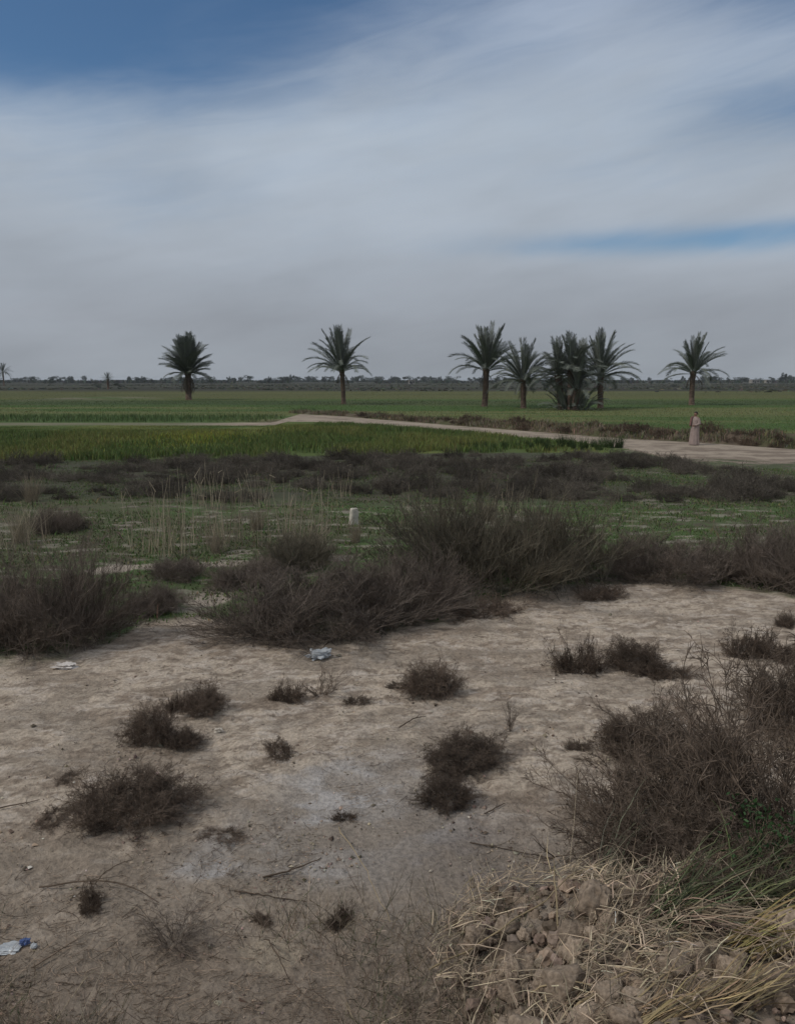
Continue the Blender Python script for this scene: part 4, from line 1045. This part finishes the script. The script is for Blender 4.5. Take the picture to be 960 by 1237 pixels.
def bundle(name, u, v, n, dir_, L, spread, wid, col, label, cat, lift, seed, sag=.12, group=None, up=.15):
    p0 = np.array(gpt(u, v)[:]); g = np.random.default_rng(seed)
    r = np.stack([g.normal(0, .05, n), g.normal(0, .05, n), g.uniform(-.01, lift, n)], 1)
    d = norm(np.array([dir_]) + g.normal(0, spread, (n, 3))); d[:, 2] = np.abs(d[:, 2]) * .6 + up
    tp = r + d * (L * g.uniform(.5, 1.1, n))[:, None]
    wz = h(tp[:, 0] + p0[0], tp[:, 1] + p0[1]) - p0[2]; tp[:, 2] = np.maximum(tp[:, 2], wz + .02)
    o = leaves(name, r, tp, g.uniform(.6, 1.3, n) * wid, sag, jit(col, g, n, .3, .04), M['longgrass'], seed)
    o.location = p0; tag(o, label, cat, group); return o
bundle('straw_bundle', 872, 1222, 60, (.93, .38, .03), .42, .16, .007, (.29, .225, .125), 'yellow bundle of dry straw at the bottom right corner', 'straw', .08, 41)
bundle('straw_bundle', 770, 1250, 60, (.9, .25, .05), .5, .22, .008, (.30, .225, .125), 'shorter yellow straw bundle at the bottom edge of the heap', 'straw', .06, 42)
bundle('straw_bundle', 890, 1150, 60, (.95, .1, .05), .6, .16, .010, (.30, .24, .10), 'golden bent straw just below the green blades at the right edge', 'straw', .08, 43)
bundle('straw_bundle', 800, 1110, 60, (.75, -.5, .0), .55, .2, .008, (.25, .19, .13), 'greyish dry straw draped over the crest of the earth heap', 'straw', .06, 44)
GG = 'green grass clumps behind the earth heap'
bundle('grass_clump', 790, 1118, 80, (.9, .35, .22), .85, .20, .0072, (.105, .125, .06), 'green grass clump with long blades right behind the heap crest', 'grass clump', .05, 51, .15, GG, .18)
bundle('grass_clump', 880, 1112, 60, (.9, .25, .20), .75, .25, .0072, (.12, .13, .06), 'green grass clump leaning to the right edge', 'grass clump', .05, 52, .15, GG, .15)
bundle('grass_clump', 985, 1120, 46, (-.9, .1, .1), .6, .25, .006, (.13, .125, .065), 'yellow green grass clump leaning in from the right edge', 'grass clump', .05, 53, .15, GG, .15)
bundle('grass_clump', 715, 1085, 26, (.75, .55, .3), .7, .22, .006, (.13, .13, .085), 'sparse grey green grass clump before the sprawling thicket bush', 'grass clump', .03, 54, .15, GG, .25)
# leafy weed at the right
p = gpt(915, 1068); g = np.random.default_rng(61); n = 260
c0 = np.stack([g.normal(0, .11, n), g.normal(0, .10, n), g.uniform(.12, .5, n)], 1); uu = norm(g.normal(0, 1, (n, 3))) * .017; vv = norm(g.normal(0, 1, (n, 3))) * .011
B = Bag(); B.put(np.stack([c0 - uu, c0 + vv, c0 + uu, c0 - vv], 1).reshape(-1, 3), np.arange(4 * n).reshape(-1, 4), np.repeat(g.uniform(.6, 1.5, n), 4))
rt_ = np.zeros((30, 3)); V, F = tubes(bez(rt_, c0[:30], 5, .1, .05, g), np.full(30, .003), np.full(30, .0015)); B.put(V, F, .8)
o = B.build('leafy_weed', M['weed']); o.location = p; tag(o, 'small bright green leafy weed inside the right thicket', 'weed')

# thin dry stems along the bottom edge
n = 4200
u = rng.uniform(-40, 640, n); v = 1290 - 190 * rng.uniform(0, 1, n) ** 1.6
xy = np.array([gp(a, b) for a, b in zip(u, v)]); x, y = xy[:, 0], xy[:, 1]
pt = fbm(x * 1.6, y * 1.6, 251, 3); ok = pt > .40 + .18 * rng.uniform(0, 1, n); x, y = x[ok], y[ok]; n = len(x)
root = np.stack([x, y, h(x, y) - .01], 1); hl = rng.lognormal(math.log(.12), .5, n)
tgt = root + np.stack([rng.normal(0, .55, n) * hl, rng.normal(0, .55, n) * hl, hl * rng.uniform(.3, 1, n)], 1)
P = bez(root, tgt, 5, .02, .05, rng); K = kids(P, 2, .3, .95, .5, .45, .2, 4, .1, .08, rng)
B = Bag()
c = jit((.22, .175, .13), rng, n, .4, .03); gsel = rng.uniform(0, 1, n) < .18; c[gsel] = jit((.075, .085, .045), rng, gsel.sum())
V, F = tubes(P, np.full(n, .0018), np.full(n, .0009)); B.put(V, F, None, np.repeat(c, 15, 0))
V, F = tubes(K, np.full(2 * n, .0013), np.full(2 * n, .0008)); B.put(V, F, None, np.repeat(np.repeat(c, 2, 0), 12, 0))
o = B.build('dry_stems', M['grass']); tag(o, 'thin dry grass stems along the bottom edge of the soil', 'dry grass', kind='stuff')

# ------------------------------------------------------------------ the person
def build_person():
    p = gpt(838, 538); root = empty('person', p, R(25))
    tag(root, 'person in a long pale beige robe and dusky pink shawl standing on the dirt road', 'person')
    # skeleton: faces local -x ; z up ; 1.72 m
    J = {'pel': (0, 0, .93, .13), 'sp': (0, 0, 1.12, .12), 'ch': (0, 0, 1.32, .135), 'nk': (-.01, 0, 1.47, .055), 'jw': (-.03, 0, 1.545, .065), 'hd': (-.01, 0, 1.62, .088), 'tp': (0, 0, 1.69, .06), 'ns': (-.115, 0, 1.585, .014)}
    E = [('pel', 'sp'), ('sp', 'ch'), ('ch', 'nk'), ('nk', 'jw'), ('jw', 'hd'), ('hd', 'tp'), ('hd', 'ns')]
    for s, n_ in ((1, 'l'), (-1, 'r')):
        J.update({'hip' + n_: (0, .10 * s, .88, .095), 'kn' + n_: (-.01, .10 * s, .48, .06), 'an' + n_: (.02, .10 * s, .09, .04), 'ft' + n_: (-.13, .115 * s, .035, .035),
                  'sh' + n_: (0, .18 * s, 1.39, .062), 'el' + n_: (.03, .245 * s, 1.12, .043), 'wr' + n_: (-.17, .15 * s, 1.02, .028), 'pm' + n_: (-.235, .125 * s, 1.01, .030), 'er' + n_: (.0, .095 * s, 1.60, .018)})
        E += [('pel', 'hip' + n_), ('hip' + n_, 'kn' + n_), ('kn' + n_, 'an' + n_), ('an' + n_, 'ft' + n_), ('ch', 'sh' + n_), ('sh' + n_, 'el' + n_), ('el' + n_, 'wr' + n_), ('wr' + n_, 'pm' + n_), ('hd', 'er' + n_)]
    names = list(J); idx = {k: i for i, k in enumerate(names)}
    vs = [J[k][:3] for k in names]; rs = [J[k][3] for k in names]; es = [(idx[a], idx[b]) for a, b in E]; roots = [0]
    for s in (1, -1):
        for f in range(5):
            b = len(vs); y0 = .125 * s
            if f == 0: ch = [(-.215, y0 - .012 * s, 1.028), (-.225, y0 - .045 * s, 1.035), (-.245, y0 - .060 * s, 1.025)]
            else:
                dz = (1.5 - f + 1) * .020; ln = (.0, .075, .085, .078, .06)[f]
                ch = [(-.245, y0, 1.01 + dz), (-.245 - ln * .5, y0 - .01 * s, 1.008 + dz), (-.245 - ln * .8, y0 - .035 * s, 1.0 + dz)]
            vs += ch; rs += [.010, .009, .008]; es += [(b, b + 1), (b + 1, b + 2)]; roots.append(b)
    me = bpy.data.meshes.new('body_cage'); me.from_pydata(vs, es, []); ob = bpy.data.objects.new('body_cage', me); COL.objects.link(ob)
    ob.modifiers.new('Skin', 'SKIN'); sub = ob.modifiers.new('Sub', 'SUBSURF'); sub.levels = 2; sub.render_levels = 2
    for i, r in enumerate(rs): me.skin_vertices[0].data[i].radius = (r, r); me.skin_vertices[0].data[i].use_root = i in roots
    dg = bpy.context.evaluated_depsgraph_get(); bm_ = bpy.data.meshes.new_from_object(ob.evaluated_get(dg)); bpy.data.objects.remove(ob)
    skin = simple_mat('skin', (.22, .125, .085), .55, .1, 8, 0, 0, .3, False); bm_.materials.clear(); bm_.materials.append(skin)
    for q in bm_.polygons: q.use_smooth = True
    add('body', bm_, root)
    hm = simple_mat('dark_hair', (.02, .014, .011), .6, .2, 20, 0, 0, .3, False)
    # hair cap
    A, Z = 20, 9; V = []
    for i in range(Z):
        ph = i / (Z - 1) * R(115)
        for a in range(A):
            t = a / A * 2 * math.pi; r = .108
            back = max(0, math.cos(t)); lim = R(62) + R(53) * (0.5 + .5 * math.cos(t)); q = min(ph, lim)
            V.append((.005 + r * math.sin(q) * math.cos(t), r * .92 * math.sin(q) * math.sin(t), 1.615 + r * 1.08 * math.cos(q)))
    F = [[i * A + a, i * A + (a + 1) % A, (i + 1) * A + (a + 1) % A, (i + 1) * A + a] for i in range(Z - 1) for a in range(A)]
    o = mk('hair', V, [np.array(F)], hm); o.parent = root
    # robe
    cloth = simple_mat('beige_cloth', (.30, .235, .21), .9, .12, 5, .2, 0, .1, False)
    A = 48; zs = np.array([.045, .08, .3, .6, .85, 1.0, 1.15, 1.3, 1.39, 1.44, 1.475]); rx = np.array([.235, .235, .215, .195, .185, .175, .17, .165, .13, .09, .062]); ry = np.array([.27, .27, .255, .24, .225, .215, .22, .235, .215, .13, .066])
    zz = np.linspace(zs[0], zs[-1], 40); th = np.linspace(0, 2 * math.pi, A, endpoint=False)
    V = []
    for z in zz:
        fold = (1 - sstep(.2, 1.1, np.array(z))) * .05 + .008
        w = 1 + fold * np.sin(th * 9 + 1.5 * np.sin(z * 2)) + fold * .5 * np.sin(th * 5 + 2)
        V.append(np.stack([np.interp(z, zs, rx) * w * np.cos(th), np.interp(z, zs, ry) * w * np.sin(th), np.full(A, z)], 1))
    F = [[i * A + a, i * A + (a + 1) % A, (i + 1) * A + (a + 1) % A, (i + 1) * A + a] for i in range(39) for a in range(A)]
    B = Bag(); B.put(np.concatenate(V), np.array(F))
    for s in (1, -1):
        P = np.array([[(0, .15 * s, 1.40), (.015, .21 * s, 1.27), (.03, .25 * s, 1.12), (-.06, .215 * s, 1.075), (-.165, .155 * s, 1.02)]])
        V, F2 = tubes(P, np.array([.10]), np.array([.065]), 12); B.put(V, F2)
    o = B.build('robe', cloth); o.parent = root
    # shawl over one shoulder, hanging in front
    sh = simple_mat('dusky_pink_cloth', (.20, .105, .095), .9, .25, 12, .2, 0, .1, False)
    n_, K = 26, 11; V = []
    for i in range(n_):
        t = i / (n_ - 1)
        for k in range(K):
            q = (k / (K - 1) - .5)
            a = q * 1.35 + R(128) + .1 * math.sin(6 * t)
            z = np.interp(t, [0, .35, .5, .65, 1], [1.05, 1.38, 1.475, 1.40, .98]); rad = np.interp(t, [0, .3, .5, .7, 1], [.255, .25, .10, .25, .275]) + .012 * math.sin(q * 22)
            dirn = 1 if t < .5 else -1
            xx = np.interp(t, [0, .4, .5, .6, 1], [.16, .14, .0, -.15, -.21]) + .05 * q; yy = .13 + .16 * q + (.01 * math.sin(q * 22))
            V.append((xx * (1.1 + .05 * math.sin(q * 22)), yy, z + (.03 * (1 - (2 * q) ** 2) if .35 < t < .65 else 0)))
    F = np.array([[i * K + k, i * K + k + 1, (i + 1) * K + k + 1, (i + 1) * K + k] for i in range(n_ - 1) for k in range(K - 1)])
    o = mk('shawl', V, [F], sh); o.parent = root; m_ = o.modifiers.new('Solid', 'SOLIDIFY'); m_.thickness = .012
    shoe = simple_mat('dark_sandal', (.03, .022, .018), .6, .1, 9, 0, 0, .3, False)
    for s in (1, -1):
        V, F2 = tubes(np.array([[(.06, .105 * s, .02), (-.03, .11 * s, .022), (-.17, .118 * s, .018)]]), np.array([.042]), np.array([.045]), 10)
        V[:, 2] = np.clip(V[:, 2], .0, .03); o = mk('sandal', V, [F2], shoe); o.parent = root
build_person()

# ------------------------------------------------------------------ air
hv_ = np.array([(a * 4900, b, c) for c in (-3.0, 15.0) for b in (-60, 6400) for a in (-1, 1)], float)
hz = mk('haze', hv_, [np.array([(0, 2, 3, 1), (4, 5, 7, 6), (0, 1, 5, 4), (2, 6, 7, 3), (0, 4, 6, 2), (1, 3, 7, 5)])], None, None, None, False)
hm_ = bpy.data.materials.new('thin_haze'); hm_.use_nodes = True; hn = hm_.node_tree; hn.nodes.remove(hn.nodes['Principled BSDF'])
pv = hn.nodes.new('ShaderNodeVolumePrincipled'); pv.inputs['Color'].default_value = (.82, .88, .95, 1); pv.inputs['Density'].default_value = HAZE
hn.links.new(pv.outputs[0], hn.nodes['Material Output'].inputs['Volume']); hz.data.materials.append(hm_)
tag(hz, 'thin pale haze in the air over the fields', 'haze', kind='stuff')

# ------------------------------------------------------------------ sky, sun, camera
SUN_EL, SUN_AZ = 48.0, -110.0     # azimuth measured from +Y towards +X
w = bpy.data.worlds.new('World'); scene.world = w; w.use_nodes = True
nt = w.node_tree; N, Lk = nt.nodes, nt.links
bg = N['Background']; bg.inputs['Strength'].default_value = 0.1
sky = N.new('ShaderNodeTexSky'); sky.sky_type = 'NISHITA'; sky.sun_disc = False
sky.sun_elevation = R(SUN_EL); sky.sun_rotation = R(SUN_AZ); sky.altitude = 50; sky.air_density = 1.0; sky.dust_density = 0.2; sky.ozone_density = 4.0
tc = N.new('ShaderNodeTexCoord'); sep = N.new('ShaderNodeSeparateXYZ'); Lk.new(tc.outputs['Generated'], sep.inputs[0])
def mth(op, a, b=None, c=None, clamp=False):
    n_ = N.new('ShaderNodeMath'); n_.operation = op; n_.use_clamp = clamp
    for i, q in enumerate((a, b, c)):
        if q is None: continue
        if isinstance(q, (int, float)): n_.inputs[i].default_value = q
        else: Lk.new(q, n_.inputs[i])
    return n_.outputs[0]
def comb(x, y, z=0.0):
    n_ = N.new('ShaderNodeCombineXYZ')
    for i, q in enumerate((x, y, z)):
        if isinstance(q, (int, float)): n_.inputs[i].default_value = q
        else: Lk.new(q, n_.inputs[i])
    return n_.outputs[0]
def noise(vec, scale, detail=5, rough=.55, dist=0.0):
    n_ = N.new('ShaderNodeTexNoise'); n_.inputs['Scale'].default_value = scale; n_.inputs['Detail'].default_value = detail; n_.inputs['Roughness'].default_value = rough; n_.inputs['Distortion'].default_value = dist
    Lk.new(vec, n_.inputs['Vector']); return n_.outputs['Fac']
def ramp(v, a, b, lo=0.0, hi=1.0):
    n_ = N.new('ShaderNodeMapRange'); n_.interpolation_type = 'SMOOTHERSTEP'
    for i, q in enumerate((a, b, lo, hi)): n_.inputs[i + 1].default_value = q
    Lk.new(v, n_.inputs[0]); return n_.outputs[0]
az = mth('MULTIPLY', mth('ARCTAN2', sep.outputs[0], sep.outputs[1]), 180 / math.pi)      # degrees, 0 ahead
el = mth('MULTIPLY', mth('ARCSINE', sep.outputs[2]), 180 / math.pi)
zc = mth('ADD', mth('MAXIMUM', sep.outputs[2], 0.0), 0.12)
pl = comb(mth('DIVIDE', sep.outputs[0], zc), mth('DIVIDE', sep.outputs[1], zc))
st = comb(mth('MULTIPLY', az, 0.040), mth('ADD', mth('MULTIPLY', el, 0.115), mth('MULTIPLY', az, -0.012)))
nA = noise(st, 1.1, 4, .45, .5); nB = noise(st, 2.4, 5, .5, .4); nC = noise(pl, .55, 6, .55, .5)
wob = mth('MULTIPLY', mth('SUBTRACT', nA, .5), 9.0); wob2 = mth('MULTIPLY', mth('SUBTRACT', nB, .5), 4.0)
def gauss(a0, e0, sa, se, amp, tilt=0.0):
    da = mth('SUBTRACT', mth('ADD', az, wob), a0); de = mth('SUBTRACT', mth('ADD', mth('ADD', el, mth('MULTIPLY', wob2, .35 * min(1, se / 2))), mth('MULTIPLY', da, tilt)), e0)
    e = mth('ADD', mth('POWER', mth('ABSOLUTE', mth('DIVIDE', da, sa)), 2.0), mth('POWER', mth('ABSOLUTE', mth('DIVIDE', de, se)), 2.0))
    return mth('MULTIPLY', mth('EXPONENT', mth('MULTIPLY', e, -1.0)), amp)
gap = gauss(-9, 27.0, 22, 8.2, 1.36, -0.10)
for gk in [(25, 16.2, 9, 2.2, .72), (22, 9.2, 18, 1.05, .86), (27, 25.5, 10, 5.5, 1.25), (-17, 12.2, 10, 2.0, .26), (14, 14.0, 12, 2.0, .18), (-26, 20.0, 14, 4.2, .85), (6, 19.5, 9, 2.5, .15)]:
    gap = mth('ADD', gap, gauss(*gk))
hi = mth('MULTIPLY', ramp(el, 30, 50), mth('MULTIPLY', ramp(nC, .45, .62), .8))
gap = mth('ADD', gap, hi)
gap = mth('ADD', gap, mth('MULTIPLY', mth('SUBTRACT', nB, .52), .45))
strg = comb(mth('MULTIPLY', az, 0.06), mth('ADD', mth('MULTIPLY', el, 0.36), mth('MULTIPLY', az, -0.07)))
gap = mth('ADD', gap, mth('MULTIPLY', mth('SUBTRACT', noise(strg, 1.7, 8, .62, .7), .5), .46))
cover = mth('SUBTRACT', 1.0, ramp(gap, -.15, 1.42, 0.0, .97))
# cloud brightness: brightest in the middle band, greyer towards the horizon
br = mth('ADD', mth('MULTIPLY', mth('SUBTRACT', nA, .5), .45), mth('MULTIPLY', mth('SUBTRACT', nB, .5), .32))
strk = comb(mth('ADD', mth('MULTIPLY', az, 0.05), mth('MULTIPLY', el, 0.03)), mth('ADD', mth('MULTIPLY', el, 0.42), mth('MULTIPLY', az, -0.075)))
nD = noise(strk, 1.6, 8, .62, .8)
br = mth('ADD', br, mth('MULTIPLY', mth('SUBTRACT', nD, .5), .11))
br = mth('ADD', br, 1.05)
cr = N.new('ShaderNodeValToRGB'); Lk.new(mth('DIVIDE', el, 40.0, None, True), cr.inputs[0])
E = cr.color_ramp.elements
E[0].position = 0.0; E[0].color = (2.75, 3.0, 3.35, 1); E[1].position = 1.0; E[1].color = (5.0, 5.3, 5.8, 1)
for pos, c in ((.10, (2.95, 3.2, 3.6)), (.25, (3.75, 4.2, 4.8)), (.42, (4.1, 4.7, 5.45)), (.6, (3.7, 4.3, 5.3))):
    q = E.new(pos); q.color = (*c, 1)
cv = N.new('ShaderNodeVectorMath'); cv.operation = 'SCALE'; Lk.new(cr.outputs[0], cv.inputs[0]); Lk.new(br, cv.inputs['Scale'])
mixn = N.new('ShaderNodeMix'); mixn.data_type = 'RGBA'; Lk.new(cover, mixn.inputs[0]); skd = N.new('ShaderNodeVectorMath'); skd.operation = 'MULTIPLY'; skd.inputs[1].default_value = (.50, .66, .73); Lk.new(sky.outputs[0], skd.inputs[0])   # thin deep blue seen between the veils
Lk.new(skd.outputs[0], mixn.inputs[6]); Lk.new(cv.outputs[0], mixn.inputs[7])
Lk.new(mixn.outputs[2], bg.inputs['Color'])

sun = bpy.data.lights.new('sun', 'SUN'); sun.energy = 1.5; sun.angle = R(10); sun.color = (1.0, .94, .86)
so = bpy.data.objects.new('sun', sun); COL.objects.link(so)
a = R(SUN_AZ); e = R(SUN_EL)
dirv = Vector((math.sin(a) * math.cos(e), math.cos(a) * math.cos(e), math.sin(e)))
so.rotation_euler = dirv.to_track_quat('Z', 'Y').to_euler(); so.location = dirv * 50

cam = bpy.data.cameras.new('camera'); co = bpy.data.objects.new('camera', cam); COL.objects.link(co)
cam.sensor_fit = 'HORIZONTAL'; cam.sensor_width = 36; cam.lens = 36 * FPX / 960; cam.clip_end = 20000; cam.clip_start = .05
co.location = (0, 0, H); co.rotation_euler = (R(90) - PITCH, 0, 0)
scene.camera = co
scene.view_settings.view_transform = 'Standard'; scene.view_settings.look = 'None'
scene.view_settings.exposure = 0.0; scene.view_settings.gamma = 1.0
try:
    scene.cycles.use_denoising = True; scene.cycles.denoiser = 'OPENIMAGEDENOISE'
    scene.cycles.max_bounces = 5; scene.cycles.diffuse_bounces = 3; scene.cycles.volume_bounces = 1
except Exception: pass
